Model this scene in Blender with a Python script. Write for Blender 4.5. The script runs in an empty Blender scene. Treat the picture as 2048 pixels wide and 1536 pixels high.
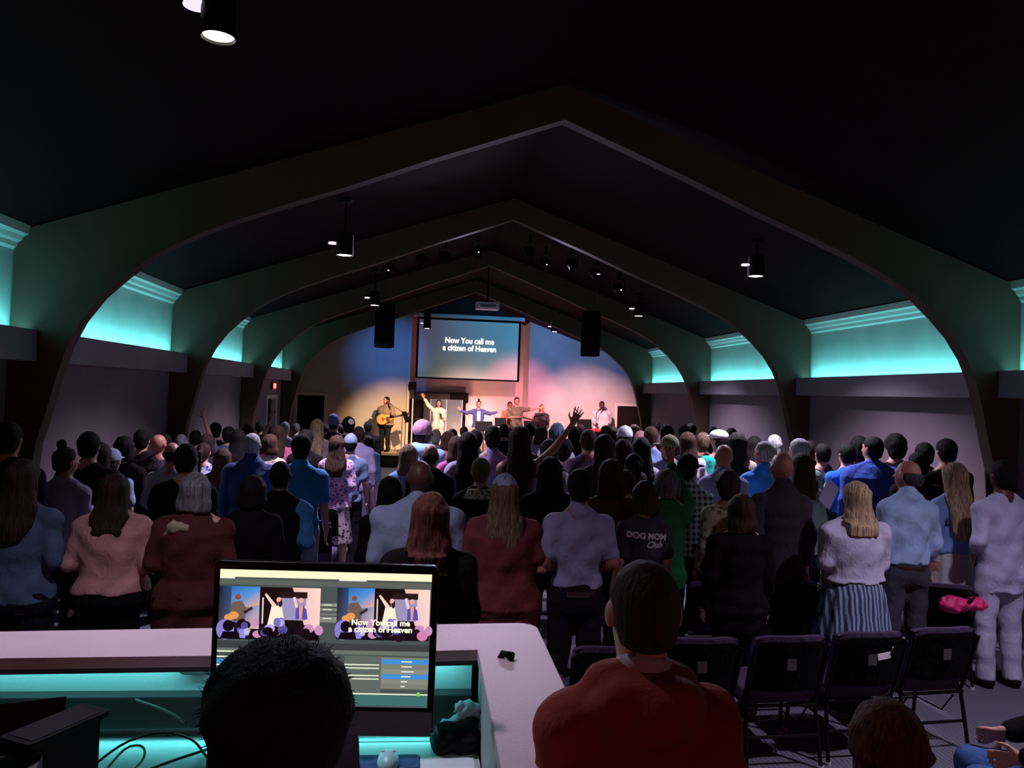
import bpy, math, random
import numpy as np
from mathutils import Vector, Matrix
from mathutils.bvhtree import BVHTree
random.seed(7)
C = bpy.context.scene.collection
S = bpy.context.scene

# ------------------------------------------------------------------ camera
F = 1540.0; YAW = 0.11034519; PIT = 0.01273848; ROL = 0.0362557; CX = -1.19175559; CZ = 2.3
def ray(px, py):
    u = px-1024; v = py-768
    c, s = math.cos(-ROL), math.sin(-ROL); u, v = u*c-v*s, u*s+v*c
    d = (u/F, 1.0, -v/F)
    c, s = math.cos(PIT), math.sin(PIT); y1 = d[1]*c-d[2]*s; Z = d[1]*s+d[2]*c
    c, s = math.cos(YAW), math.sin(YAW)
    return Vector((d[0]*c+y1*s, -d[0]*s+y1*c, Z))
def atY(px, py, Y):
    d = ray(px, py); t = Y/d.y
    return CX+d.x*t, CZ+d.z*t
def horizon(px): return 781.4+math.tan(ROL)*(px-853)
cam = bpy.data.cameras.new('camera'); co = bpy.data.objects.new('camera', cam); C.objects.link(co)
cam.sensor_width = 36; cam.lens = F/2048*36; cam.clip_start = .05; cam.clip_end = 200
fw = ray(1024, 768).normalized(); rt = (ray(1025, 768)-ray(1023, 768)).normalized(); up = rt.cross(fw).normalized()
co.matrix_world = Matrix(((rt.x, up.x, -fw.x, CX), (rt.y, up.y, -fw.y, 0), (rt.z, up.z, -fw.z, CZ), (0, 0, 0, 1)))
S.camera = co
# ------------------------------------------------------------------ world, exposure
w = bpy.data.worlds.new('world'); S.world = w; w.use_nodes = True
w.node_tree.nodes['Background'].inputs[0].default_value = (.022, .0022, .0022, 1)
w.node_tree.nodes['Background'].inputs[1].default_value = 1.0
S.view_settings.view_transform = 'Standard'; S.view_settings.look = 'None'; S.view_settings.gamma = 1
S.view_settings.exposure = 0.0; S.view_settings.use_curve_mapping = False
# ------------------------------------------------------------------ large lights
def spot(name, loc, tgt, e, col, ang, blend=.8, rad=.08):
    l = bpy.data.lights.new(name, 'SPOT'); l.energy = e; l.color = col; l.spot_size = math.radians(ang); l.spot_blend = blend
    l.shadow_soft_size = rad
    o = bpy.data.objects.new(name, l); C.objects.link(o); o.location = loc
    o.rotation_euler = (Vector(tgt)-Vector(loc)).to_track_quat('-Z', 'Y').to_euler(); return o
def area(name, loc, tgt, e, col, sx, sy, roll=None):
    l = bpy.data.lights.new(name, 'AREA'); l.shape = 'RECTANGLE'; l.size = sx; l.size_y = sy; l.energy = e; l.color = col
    o = bpy.data.objects.new(name, l); C.objects.link(o); o.location = loc
    o.rotation_euler = (Vector(tgt)-Vector(loc)).to_track_quat('-Z', 'Y').to_euler(); return o
HOUSE = (.80, .74, 1.0)
ARCHY = [-1.42, 2.98, 7.38, 11.78, 16.18, 20.58]
PEND = [(-2.16, 3.5, 3.83), (2.9, 3.5, 3.86), (-2.22, 9.3, 3.88), (2.88, 9.3, 3.9), (-2.22, 14.7, 3.88), (2.88, 14.7, 3.92), (-1.24, 21.4, 4.03), (2.33, 21.4, 4.10)]
PE = [250, 480, 1000, 1000, 1000, 1000, 380, 380]
for i, (x, y, z) in enumerate(PEND):
    spot('pendant_light', (x, y, z-.03), (x, y, 0), PE[i], HOUSE if i < 6 else (1, .86, .8), 118, .8, .09)
# LED strips lying in the coves, behind the ledge lip
TEAL = (.13, .70, .74)
for k in range(5):
    y0 = ARCHY[k]+.2; y1 = ARCHY[k+1]-.05; ym = (y0+y1)/2
    for sx in (-1, 1):
        L = area('cove_light', (sx*4.80, ym, 2.685), (sx*4.93, ym, 3.4), 24 if k else 11, TEAL, .05, y1-y0)
        L.rotation_euler = (0, math.radians(180+38*sx), 0)
# stage colour washes from the fixtures hung under the third bay
SY = 17.6
spot('stage_wash_blue_left', (-2.2, 20.9, 4.1), (-2.35, 24.6, 3.3), 300, (.05, .28, 1), 48, 1)
spot('stage_wash_teal_left', (-.9, SY, 4.4), (-3.0, 24.6, 1.5), 500, (.0, .75, .8), 9, 1)
spot('stage_wash_amber_left', (-.4, SY, 4.5), (-2.3, 24.6, .9), 4600, (1, .56, .26), 26, 1, .04)
spot('stage_wash_amber_mid', (.5, SY, 4.5), (.0, 24.6, 1.2), 2600, (1, .56, .36), 30, 1)
spot('stage_wash_pink', (1.3, SY, 4.4), (1.75, 24.6, 2.0), 3400, (1, .27, .36), 26, 1)
spot('stage_wash_cyan', (1.2, 20.9, 4.5), (1.0, 24.2, 4.2), 110, (.05, .5, 1), 80, 1)
spot('stage_wash_blue_right', (2.6, 20.9, 4.0), (3.7, 24.6, 3.9), 300, (.14, .36, 1), 86, 1)
spot('stage_wash_rose_right', (1.9, SY, 4.2), (4.0, 24.6, 1.2), 4800, (1, .50, .48), 34, 1)
spot('stage_wash_lilac_mid', (.8, SY, 4.5), (.2, 23.6, 1.4), 2600, (.9, .7, .9), 30, 1)
spot('alcove_uplight_amber', (-.1, 24.5, .55), (-.1, 26, 2.5), 190, (1, .50, .30), 130, 1)
spot('alcove_uplight_pink', (1.3, 24.5, .55), (1.4, 26, 2.5), 210, (1, .30, .34), 130, 1)
# the spotlights under the ceiling that face back over the congregation
for x, y, tx in ((-1.35, 13.2, -1.6), (-.35, 13.9, -.2), (.9, 13.9, 1.0), (1.7, 13.2, 2.4)):
    spot('house_front_light', (x, y, 4.45), (tx, 6.6, 1.2), 420, HOUSE, 75, 1, .06)
# added dim red fill from behind the camera, with no known source
area('rear_red_fill', (0, -1.9, 2.0), (0, 6, 4.6), 16, (1, .16, .13), 8, 2.6)

# ------------------------------------------------------------------ materials
_m = {}
def srgb(c): return tuple(((v/12.92) if v <= .04045 else ((v+.055)/1.055)**2.4) for v in c)
def hx(s): return srgb(tuple(int(s[i:i+2], 16)/255 for i in (0, 2, 4)))
def mat(name, col, rough=.7, kind=None, metal=0, emit=None, es=1, col2=None, scale=40, bump=.2, alpha=None, trans=0):
    if isinstance(col, str): col = hx(col)
    if isinstance(col2, str): col2 = hx(col2)
    key = (name, tuple(col), rough, kind, metal, es, col2, scale)
    if key in _m: return _m[key]
    m = bpy.data.materials.new(name); m.use_nodes = True; nt = m.node_tree; N = nt.nodes; L = nt.links
    b = N['Principled BSDF']; b.inputs['Base Color'].default_value = (*col, 1); b.inputs['Roughness'].default_value = rough
    b.inputs['Metallic'].default_value = metal
    if max(col) < .02 and not metal: b.inputs['Specular IOR Level'].default_value = .12
    if trans: b.inputs['Transmission Weight'].default_value = trans; b.inputs['IOR'].default_value = 1.3
    if emit is not None:
        e = hx(emit) if isinstance(emit, str) else emit
        b.inputs['Emission Color'].default_value = (*e, 1); b.inputs['Emission Strength'].default_value = es
    tc = N.new('ShaderNodeTexCoord')
    def mapping(s):
        mp = N.new('ShaderNodeMapping'); mp.inputs['Scale'].default_value = s; L.new(tc.outputs['Object'], mp.inputs[0]); return mp
    def mixcol(fac, a, c):
        r = N.new('ShaderNodeMix'); r.data_type = 'RGBA'; L.new(fac, r.inputs[0])
        r.inputs[6].default_value = (*a, 1); r.inputs[7].default_value = (*c, 1); L.new(r.outputs[2], b.inputs['Base Color']); return r
    def dobump(src, st, dist=.01):
        bp = N.new('ShaderNodeBump'); bp.inputs['Strength'].default_value = st; bp.inputs['Distance'].default_value = dist
        L.new(src, bp.inputs['Height']); L.new(bp.outputs[0], b.inputs['Normal'])
    def ramp(src, p0, p1, interp='LINEAR'):
        r = N.new('ShaderNodeValToRGB'); r.color_ramp.elements[0].position = p0; r.color_ramp.elements[1].position = p1
        r.color_ramp.interpolation = interp; L.new(src, r.inputs[0]); return r.outputs[0]
    dk = tuple(v*.72 for v in col)
    if kind == 'fabric':
        n = N.new('ShaderNodeTexNoise'); n.inputs['Scale'].default_value = 5; n.inputs['Detail'].default_value = 4; L.new(mapping((1, 1, .6)).outputs[0], n.inputs[0])
        mixcol(ramp(n.outputs[0], .35, .65), dk, col)
        n2 = N.new('ShaderNodeTexNoise'); n2.inputs['Scale'].default_value = 14; n2.inputs['Detail'].default_value = 5; n2.inputs['Distortion'].default_value = .8
        L.new(mapping((1, 1, .7)).outputs[0], n2.inputs[0]); dobump(n2.outputs[0], .5, .03)
    elif kind == 'hair':
        n = N.new('ShaderNodeTexNoise'); n.inputs['Scale'].default_value = 1; n.inputs['Detail'].default_value = 5; n.inputs['Distortion'].default_value = .6
        L.new(mapping((75, 75, 7)).outputs[0], n.inputs[0]); c2 = col2 or tuple(v*.35 for v in col)
        mixcol(ramp(n.outputs[0], .38, .62), c2, col); dobump(n.outputs[0], .6, .02); b.inputs['Specular IOR Level'].default_value = .22
    elif kind == 'skin':
        n = N.new('ShaderNodeTexNoise'); n.inputs['Scale'].default_value = 18; L.new(tc.outputs['Object'], n.inputs[0])
        mixcol(ramp(n.outputs[0], .3, .7), tuple(v*.88 for v in col), col)
    elif kind == 'spots':
        n = N.new('ShaderNodeTexVoronoi'); n.inputs['Scale'].default_value = scale; L.new(tc.outputs['Object'], n.inputs[0])
        n3 = N.new('ShaderNodeTexNoise'); n3.inputs['Scale'].default_value = scale*1.2; L.new(tc.outputs['Object'], n3.inputs[0])
        ad = N.new('ShaderNodeMath'); ad.operation = 'ADD'; L.new(n.outputs[0], ad.inputs[0]); L.new(n3.outputs[0], ad.inputs[1])
        mixcol(ramp(ad.outputs[0], .80, .90), col2, col)
    elif kind == 'stripes':
        wv = N.new('ShaderNodeTexWave'); wv.inputs['Scale'].default_value = scale; wv.inputs['Distortion'].default_value = 2.5
        wv.bands_direction = 'X'; L.new(tc.outputs['Object'], wv.inputs[0]); mixcol(ramp(wv.outputs[0], .35, .6), col, col2)
    elif kind == 'plaid':
        o = None
        for d in ('X', 'Z'):
            wv = N.new('ShaderNodeTexWave'); wv.inputs['Scale'].default_value = scale; wv.bands_direction = d; L.new(tc.outputs['Object'], wv.inputs[0])
            rr = ramp(wv.outputs[0], .45, .55)
            if o is None: o = rr
            else:
                ad = N.new('ShaderNodeMath'); ad.operation = 'ADD'; L.new(o, ad.inputs[0]); L.new(rr, ad.inputs[1])
                m2 = N.new('ShaderNodeMath'); m2.operation = 'MULTIPLY'; m2.inputs[1].default_value = .5; L.new(ad.outputs[0], m2.inputs[0]); o = m2.outputs[0]
        mixcol(o, col, col2)
    elif kind == 'wood':
        n = N.new('ShaderNodeTexNoise'); n.inputs['Scale'].default_value = 1; n.inputs['Detail'].default_value = 6; n.inputs['Distortion'].default_value = 1.0
        L.new(mapping((3, 12, 30)).outputs[0], n.inputs[0]); mixcol(ramp(n.outputs[0], .3, .7), tuple(v*.6 for v in col), col); dobump(n.outputs[0], .15)
    elif kind == 'paint':
        n = N.new('ShaderNodeTexNoise'); n.inputs['Scale'].default_value = 2.2; n.inputs['Detail'].default_value = 6; L.new(tc.outputs['Object'], n.inputs[0])
        mixcol(ramp(n.outputs[0], .3, .7), tuple(v*.84 for v in col), col)
        n2 = N.new('ShaderNodeTexNoise'); n2.inputs['Scale'].default_value = 60; L.new(tc.outputs['Object'], n2.inputs[0]); dobump(n2.outputs[0], .12)
    elif kind == 'carpet':
        n = N.new('ShaderNodeTexNoise'); n.inputs['Scale'].default_value = 160; n.inputs['Detail'].default_value = 3; L.new(tc.outputs['Object'], n.inputs[0])
        wv = N.new('ShaderNodeTexWave'); wv.inputs['Scale'].default_value = 9; wv.inputs['Distortion'].default_value = 3; L.new(tc.outputs['Object'], wv.inputs[0])
        ad = N.new('ShaderNodeMath'); ad.operation = 'MULTIPLY'; L.new(n.outputs[0], ad.inputs[0]); L.new(wv.outputs[0], ad.inputs[1])
        mixcol(ramp(ad.outputs[0], .05, .6), tuple(v*.6 for v in col), col); dobump(n.outputs[0], .6)
    _m[key] = m; return m
def emis(name, col, st):
    if isinstance(col, str): col = hx(col)
    m = bpy.data.materials.new(name); m.use_nodes = True; nt = m.node_tree; nt.nodes.clear()
    e = nt.nodes.new('ShaderNodeEmission'); e.inputs[0].default_value = (*col, 1); e.inputs[1].default_value = st
    o = nt.nodes.new('ShaderNodeOutputMaterial'); nt.links.new(e.outputs[0], o.inputs[0]); return m
# ------------------------------------------------------------------ mesh helpers
class MB:
    def __init__(s): s.v = []; s.f = []
    def add(s, vs, fs, M=None):
        o = len(s.v)
        s.v += [tuple(M @ Vector(v)) if M is not None else tuple(v) for v in vs]; s.f += [tuple(i+o for i in f) for f in fs]; return s
    def box(s, x0, x1, y0, y1, z0, z1, M=None):
        return s.add([(x0, y0, z0), (x1, y0, z0), (x1, y1, z0), (x0, y1, z0), (x0, y0, z1), (x1, y0, z1), (x1, y1, z1), (x0, y1, z1)],
            [(0, 3, 2, 1), (4, 5, 6, 7), (0, 1, 5, 4), (1, 2, 6, 5), (2, 3, 7, 6), (3, 0, 4, 7)], M)
    def prism(s, pts, a0, a1, axis='y', M=None):
        n = len(pts); mk = {'y': lambda p, a: (p[0], a, p[1]), 'z': lambda p, a: (p[0], p[1], a), 'x': lambda p, a: (a, p[0], p[1])}[axis]
        vs = [mk(p, a0) for p in pts]+[mk(p, a1) for p in pts]
        return s.add(vs, [tuple(range(n)), tuple(range(2*n-1, n-1, -1))]+[(i, i+n, (i+1) % n+n, (i+1) % n) for i in range(n)], M)
    def rbox(s, x0, x1, y0, y1, z0, z1, r, axis='z', M=None, seg=4):
        if axis == 'z': a0, a1, b0, b1, c0, c1 = x0, x1, y0, y1, z0, z1
        elif axis == 'y': a0, a1, b0, b1, c0, c1 = x0, x1, z0, z1, y0, y1
        else: a0, a1, b0, b1, c0, c1 = y0, y1, z0, z1, x0, x1
        pts = []
        for cx, cy, t in ((a1-r, b1-r, 0), (a0+r, b1-r, 90), (a0+r, b0+r, 180), (a1-r, b0+r, 270)):
            for k in range(seg+1):
                an = math.radians(t+90*k/seg); pts.append((cx+r*math.cos(an), cy+r*math.sin(an)))
        return s.prism(pts, c0, c1, axis, M)
    def tube(s, pts, r, n=8, M=None):
        pts = [Vector(p) for p in pts]; rs = r if isinstance(r, (list, tuple)) else [r]*len(pts)
        vs = []; fs = []; prev = None
        for i, p in enumerate(pts):
            d = (pts[min(i+1, len(pts)-1)]-pts[max(i-1, 0)]).normalized()
            ref = Vector((0, 0, 1)) if abs(d.z) < .9 else Vector((1, 0, 0))
            a = d.cross(ref).normalized() if prev is None else (prev-d*prev.dot(d)).normalized()
            prev = a; b = d.cross(a)
            for k in range(n):
                t = 2*math.pi*k/n; vs.append(tuple(p+(a*math.cos(t)+b*math.sin(t))*rs[i]))
            if i:
                for k in range(n):
                    fs.append(((i-1)*n+k, (i-1)*n+(k+1) % n, i*n+(k+1) % n, i*n+k))
        fs.append(tuple(range(n-1, -1, -1))); fs.append(tuple(range((len(pts)-1)*n, len(pts)*n)))
        return s.add(vs, fs, M)
    def lathe(s, prof, c=(0, 0, 0), n=20, M=None):
        vs = []; fs = []
        for i, (r, z) in enumerate(prof):
            for k in range(n):
                t = 2*math.pi*k/n; vs.append((c[0]+r*math.cos(t), c[1]+r*math.sin(t), c[2]+z))
            if i:
                for k in range(n): fs.append(((i-1)*n+k, (i-1)*n+(k+1) % n, i*n+(k+1) % n, i*n+k))
        fs.append(tuple(range(n-1, -1, -1))); fs.append(tuple(range((len(prof)-1)*n, len(prof)*n)))
        return s.add(vs, fs, M)
    def mesh(s, name, bevel=0, smooth=False):
        me = bpy.data.meshes.new(name); me.from_pydata(s.v, [], s.f); me.update()
        if bevel:
            import bmesh
            b = bmesh.new(); b.from_mesh(me)
            bmesh.ops.recalc_face_normals(b, faces=b.faces)
            es = [e for e in b.edges if len(e.link_faces) == 2 and e.calc_face_angle(0) > .6]
            bmesh.ops.bevel(b, geom=es, offset=bevel, segments=2, affect='EDGES', profile=.6, clamp_overlap=True); b.to_mesh(me); b.free()
        if smooth:
            for p in me.polygons: p.use_smooth = True
        return me
def ob(name, me, m, parent=None, **kw):
    o = bpy.data.objects.new(name, me); C.objects.link(o)
    if m is not None and not me.materials: me.materials.append(m)
    if parent is not None: o.parent = parent
    for k, v in kw.items(): o[k] = v
    return o
def emp(name, loc=(0, 0, 0), rz=0, **kw):
    o = bpy.data.objects.new(name, None); C.objects.link(o); o.location = loc; o.rotation_euler = (0, 0, rz); o.empty_display_size = .1
    for k, v in kw.items(): o[k] = v
    return o
def copytree(o, parent=None):
    c = o.copy(); C.objects.link(c)
    if parent is not None: c.parent = parent
    for ch in o.children: copytree(ch, c)
    return c
def textmesh(txt, size, ext=.002, align='CENTER', shear=0, bold=0):
    cu = bpy.data.curves.new('lettering', 'FONT'); cu.body = txt; cu.size = size; cu.extrude = ext; cu.align_x = align; cu.align_y = 'CENTER'
    cu.shear = shear; cu.offset = bold; cu.resolution_u = 3
    o = bpy.data.objects.new('t', cu); C.objects.link(o); dg = bpy.context.evaluated_depsgraph_get(); dg.update()
    me = bpy.data.meshes.new_from_object(o.evaluated_get(dg)); bpy.data.objects.remove(o); bpy.data.curves.remove(cu); return me
ST = dict(kind='structure')
# ================================================================== ROOM
BRN = mat('brown_beam_paint', '5a4132', .75, 'paint'); WALLM = mat('wall_paint', '96808a', .85, 'paint'); CEILM = mat('ceiling_paint', '260f12', .9, 'paint')
UPM = mat('clerestory_wall_paint', 'd8dcd8', .8, 'paint'); TRIM = mat('white_trim_paint', 'd9d2cd', .6); DARK = mat('black_void', '0c0707', .9)
CARP = mat('carpet', '6f6878', .95, 'carpet'); STW = mat('stage_wall_paint', 'c6bcb8', .85, 'paint')
RX = .05; EZ = 3.60; RZ = 5.32; HW = 4.95; Y0 = -2.0; YB = 24.6
ob('floor', MB().box(-6.4, 6.5, Y0, 26.6, -.1, 0).mesh('floor'), CARP, **ST)
# low walls (below the ledge) and clerestory walls above
for side, sx in (('left', -1), ('right', 1)):
    a, b = (HW, HW+.12)
    w_ = MB()
    if sx < 0:
        w_.box(-b, -a, Y0, 18.55, 0, 2.44); w_.box(-b, -a, 19.75, 20.8, 0, 2.44); w_.box(-b, -a, 18.55, 19.75, 1.98, 2.44)
    else: w_.box(a, b, Y0, 20.8, 0, 2.44)
    ob('wall_'+side, w_.mesh('wall'), WALLM, **ST)
    ob('wall_'+side+'_clerestory', MB().box(min(sx*a, sx*b), max(sx*a, sx*b), Y0, 20.8, 2.44, EZ+.05).mesh('wall'), UPM, **ST)
    ob('trim_1' if sx < 0 else 'trim_2', MB().prism([(sx*4.95, 2.44), (sx*4.70, 2.44), (sx*4.70, 2.72), (sx*4.73, 2.72), (sx*4.73, 2.66), (sx*4.95, 2.66)], Y0, 20.6).mesh('ledge'),
       mat('ledge_paint', 'a89ba6', .8, 'paint'), label='long grey cove ledge carrying the hidden teal lights', **ST)
    cr = MB().prism([(sx*4.95, 3.44), (sx*4.91, 3.46), (sx*4.90, 3.50), (sx*4.87, 3.52), (sx*4.85, 3.56), (sx*4.81, 3.58), (sx*4.80, 3.66), (sx*4.95, 3.66)], Y0, 20.6)
    ob('trim_3' if sx < 0 else 'trim_4', cr.mesh('crown'), TRIM, label='white crown moulding at the eave', **ST)
    # stage end, wider than the nave
    ob('wall_'+side+'_stage', MB().box(min(sx*6.2, sx*6.32), max(sx*6.2, sx*6.32), 20.7, 24.7, 0, 3.4).mesh('wall'), STW, **ST)
    ob('wall_'+side+'_return', MB().box(min(sx*HW, sx*6.3), max(sx*HW, sx*6.3), 20.66, 20.8, 0, 3.6).mesh('wall'), WALLM, **ST)
    # ceiling slope
    sl = (RZ-EZ)/HW
    xe = 6.4; pts = [(RX, RZ+.02), (sx*xe, RZ+.02-sl*xe), (sx*xe, RZ+.14-sl*xe), (RX, RZ+.14)]
    ob('ceiling_'+side, MB().prism(pts, Y0, 26.6).mesh('ceiling'), CEILM, **ST)
# glued arches
INNER = [(4.74, 0), (4.72, 1.3), (4.68, 1.7), (4.60, 2.0), (4.53, 2.3), (4.45, 2.58), (4.34, 2.82), (4.18, 3.05), (3.98, 3.25), (3.78, 3.42), (3.55, 3.57), (3.30, 3.70), (3.0, 3.83), (2.62, 3.98), (2.03, 4.2), (1.24, 4.52), (0, 4.99)]
def arch(y):
    half = [(x, z) for x, z in INNER]
    ins = [(x, z) for x, z in half]+[(-x, z) for x, z in half[-2::-1]]
    ins = [(x+RX*(1-abs(x)/5), z) for x, z in ins]
    out = [(-4.93, 0), (-4.93, EZ), (RX, RZ), (4.93, EZ), (4.93, 0)]
    # strip of quads between inner line and the outer line (concave outline, so quads)
    def outer(x, z):
        if z < 2.9 and abs(x) > 4: return (math.copysign(4.93, x), z)
        xx = max(-4.93, min(4.93, x*1.0 + (x-RX)*.18)) if abs(x) > .1 else x
        if abs(x) < .1: return (RX, RZ)
        return (xx, RZ-(RZ-EZ)/4.93*abs(xx-0))
    outs = [outer(x, z) for x, z in ins]
    outs = [(4.93, EZ) if abs(z-3.05) < .01 and x > 0 else (-4.93, EZ) if abs(z-3.05) < .01 and x < 0 else (ox, oz) for (x, z), (ox, oz) in zip(ins, outs)]
    m = MB(); n = len(ins); t = .15
    vs = []
    for yy in (y, y+t):
        vs += [(a, yy, b) for a, b in ins]+[(a, yy, b) for a, b in outs]
    f = []
    for i in range(n-1):
        f += [(i, i+1, n+i+1, n+i), (2*n+i, 3*n+i, 3*n+i+1, 2*n+i+1), (i, 2*n+i, 2*n+i+1, i+1), (n+i, n+i+1, 3*n+i+1, 3*n+i)]
    m.add(vs, f); return m.mesh('arch')
am = None
for i, y in enumerate(ARCHY):
    if am is None:
        am = arch(0)
    o = ob('arch_beam', am, BRN, label=['painted timber arch rib behind the camera', 'painted timber arch rib just ahead of the camera, outside the view', 'nearest curved brown arch rib spanning the whole hall', 'second curved arch rib from the camera', 'third curved arch rib, carrying the hanging loudspeakers', 'farthest curved arch rib framing the stage'][i], category='arch')
    o.location.y = y
    if y < 5: bpy.data.objects.remove(o)
# back wall of the stage with alcove and door openings
def roofz(x): return RZ-(RZ-EZ)/HW*abs(x-RX)+.02
bw = MB()
def slab(x0, x1, z0, y0=YB, y1=YB+.12, zt=None):
    bw.prism([(x0, z0), (x1, z0), (x1, zt or roofz(x1)), (x0, zt or roofz(x0))], y0, y1)
slab(-6.3, -5.17, 0); slab(-5.17, -4.35, 2.03); slab(-4.35, -1.79, 0); slab(2.06, 5.02, 0); slab(5.02, 5.86, 2.03); slab(5.86, 6.4, 0)
bw.box(-1.91, -1.79, YB+.12, 26, 0, 5.0); bw.box(2.06, 2.18, YB+.12, 26, 0, 5.0); bw.box(-1.91, 2.18, 26, 26.12, 0, 5.3)
ob('wall_back', bw.mesh('wall'), STW, **ST)
ob('alcove_shade_panel', MB().prism([(-1.79, 4.70), (2.06, 4.70), (2.06, roofz(2.06)), (RX, RZ), (-1.79, roofz(-1.79))], YB-.06, YB+.1).mesh('alcove_shade'),  # dark panel put in for the shadow at the top of the alcove
   mat('alcove_shade_paint', '35272e', .9, 'paint'), label='dark panel standing in for the alcove shade above the projection screen', **ST)
ob('trim_6', MB().box(-1.80, -1.72, YB-.08, YB+.02, .42, 4.75).mesh('corner'), mat('cream_corner_paint', 'cfc4b4', .7), label='pale corner post at the left edge of the alcove', **ST)
def door(n, x0, x1, y, side=None, label=''):
    d = emp('door_%d' % n, (0, 0, 0), kind='structure', label=label)
    fr = MB(); t = .085
    if side is None:
        fr.box(x0-t, x0, y-.03, y+.1, 0, 2.03+t); fr.box(x1, x1+t, y-.03, y+.1, 0, 2.03+t); fr.box(x0, x1, y-.03, y+.1, 2.03, 2.03+t)
        ob('door_frame', fr.mesh('frame', .008), TRIM, d)
        lf = MB().box(x0, x1, y+.05, y+.09, 0.01, 2.03)
        for (a, b) in ((.12, .95), (1.08, 1.92)):
            lf.box(x0+.12, x1-.12, y+.035, y+.05, a, b)
        ob('door_leaf', lf.mesh('leaf', .004), mat('dark_door', '1d1210', .6, 'wood'), d)
        ob('door_handle', MB().tube([(x0+.07, y+.05, 1.0), (x0+.07, y-.02, 1.0), (x0+.19, y-.02, 1.0)], .011).mesh('handle', smooth=True), mat('dull_metal', '7a7066', .4, metal=1), d)
    else:
        fr.box(y-.03, y+.1, x0-t, x0, 0, 1.98+t); fr.box(y-.03, y+.1, x1, x1+t, 0, 1.98+t); fr.box(y-.03, y+.1, x0, x1, 1.98, 1.98+t)
        for f in fr.v[:]: pass
        ob('door_frame', fr.mesh('frame', .008), TRIM, d)
        ob('door_leaf', MB().box(y-.08, y-.04, x0, x1, .01, 1.98).mesh('leaf', .004), mat('dark_door', '1d1210', .6, 'wood'), d)
        ob('door_handle', MB().tube([(y-.05, x0+.08, 1.0), (y+.02, x0+.08, 1.0), (y+.02, x0+.2, 1.0)], .011).mesh('handle', smooth=True), mat('dull_metal', '7a7066', .4, metal=1), d)
door(1, -5.17, -4.35, YB, label='dark door left of the stage in a pale frame')
door(2, 5.02, 5.86, YB, label='dark door right of the stage in a bright frame')
door(3, 18.63, 19.67, -4.98, side=1, label='dark door in the left side wall under the exit sign')
# stage platform
sg = emp('stage_platform', (0, 0, 0), kind='structure', label='low carpeted stage platform with a black front')
ob('stage_top', MB().box(-6.2, 6.2, 22.9, YB, .38, .42).box(-1.79, 2.06, YB, 26, .38, .42).mesh('top'), mat('stage_floor', 'b9a48f', .8, 'paint'), sg)
ob('stage_front', MB().box(-6.2, 6.2, 22.92, 22.98, 0, .38).mesh('front'), mat('black_stage_front', '120c0e', .9), sg)
ob('stage_nosing', MB().box(-6.2, 6.2, 22.88, 22.93, .36, .425).mesh('nosing'), mat('stage_edge', '8f7d6c', .7), sg)
bs = MB()
for a, b in ((-6.2, -5.3), (-4.25, -1.8), (2.07, 4.9), (5.97, 6.2)): bs.box(a, b, YB-.02, YB, .42, .52)
ob('baseboard_back', bs.mesh('base', .004), TRIM, **ST)
# exit sign on the left wall
ex = emp('exit_sign', (-4.93, 19.4, 2.28), label='small glowing red exit sign high on the left side wall', category='exit sign')
ob('housing', MB().box(-.02, .04, -.2, .2, -.09, .09).mesh('h', .006), mat('sign_housing', '3a2020', .5), ex)
ob('sign_face', MB().box(.041, .046, -.18, .18, -.075, .075).mesh('f'), emis('exit_red', 'ff2a22', 1.6), ex)
t = ob('lettering', textmesh('EXIT', .14, .001, bold=.003), emis('exit_letters', 'ffe0d8', 1.2), ex); t.location = (.0475, 0, 0); t.rotation_euler = (math.pi/2, 0, math.pi/2)
ob('bracket', MB().box(-.03, -.02, -.05, .05, -.04, .04).mesh('b'), mat('sign_housing', '3a2020', .5), ex)

# ================================================================== PENDANT LIGHTS
CAN = mat('black_metal', '141013', .45); GLOW = emis('lamp_glow', (1, .93, .82), 9); GLOW2 = emis('small_disc_glow', (.95, .86, .98), 1.0)
pl = None
PLAB = ['brightest pendant downlight, nearest the camera at upper left', 'pendant downlight right of the camera, outside the view', 'left pendant downlight between the first and second arches', 'right pendant downlight between the first and second arches',
        'left pendant downlight near the third arch', 'right pendant downlight near the third arch', 'pendant spotlight hanging in front of the left edge of the screen', 'pendant spotlight hanging right of the screen']
for i, (x, y, z) in enumerate(PEND):
    p = emp('pendant_light_fixture', (x, y, z), label=PLAB[i], category='ceiling light', group='pendant downlights')
    zc = RZ-(RZ-EZ)/HW*abs(x-RX)-z
    hgt = .24 if i < 6 else .42
    ob('canister', MB().lathe([(.03, hgt+.03), (.10, hgt), (.105, .02), (.105, -.012), (.098, -.012), (.095, .01), (.02, .03)][::-1], n=20).mesh('can', smooth=False), CAN, p)
    ob('lamp_lens', MB().lathe([(.001, .006), (.085, .004), (.09, .0), (.07, -.006), (.001, -.008)], n=20).mesh('lens'), GLOW, p)
    if i == 0:
        for q in p.children: q.scale = (.74, .74, 1)
    ob('stem', MB().tube([(0, 0, hgt+.02), (0, 0, zc)], .012).mesh('stem'), CAN, p)
    ob('canopy', MB().lathe([(.06, zc-.03), (.07, zc), (.06, zc+.02)], n=16).mesh('canopy'), CAN, p)
    sd = ob('side_disc', MB().lathe([(.001, .02), (.05, .02), (.055, .0), (.001, -.003)], n=16).mesh('sl'), GLOW2, p); sd.location = (-.14 if i > 1 else -.1, 0, .12)  # small glowing disc added left of the canister
    ob('arm', MB().tube([(0, 0, .15), (-.14 if i > 1 else -.1, 0, .15)], .01).mesh('arm'), CAN, p)  # arm added to hold the small disc
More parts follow.
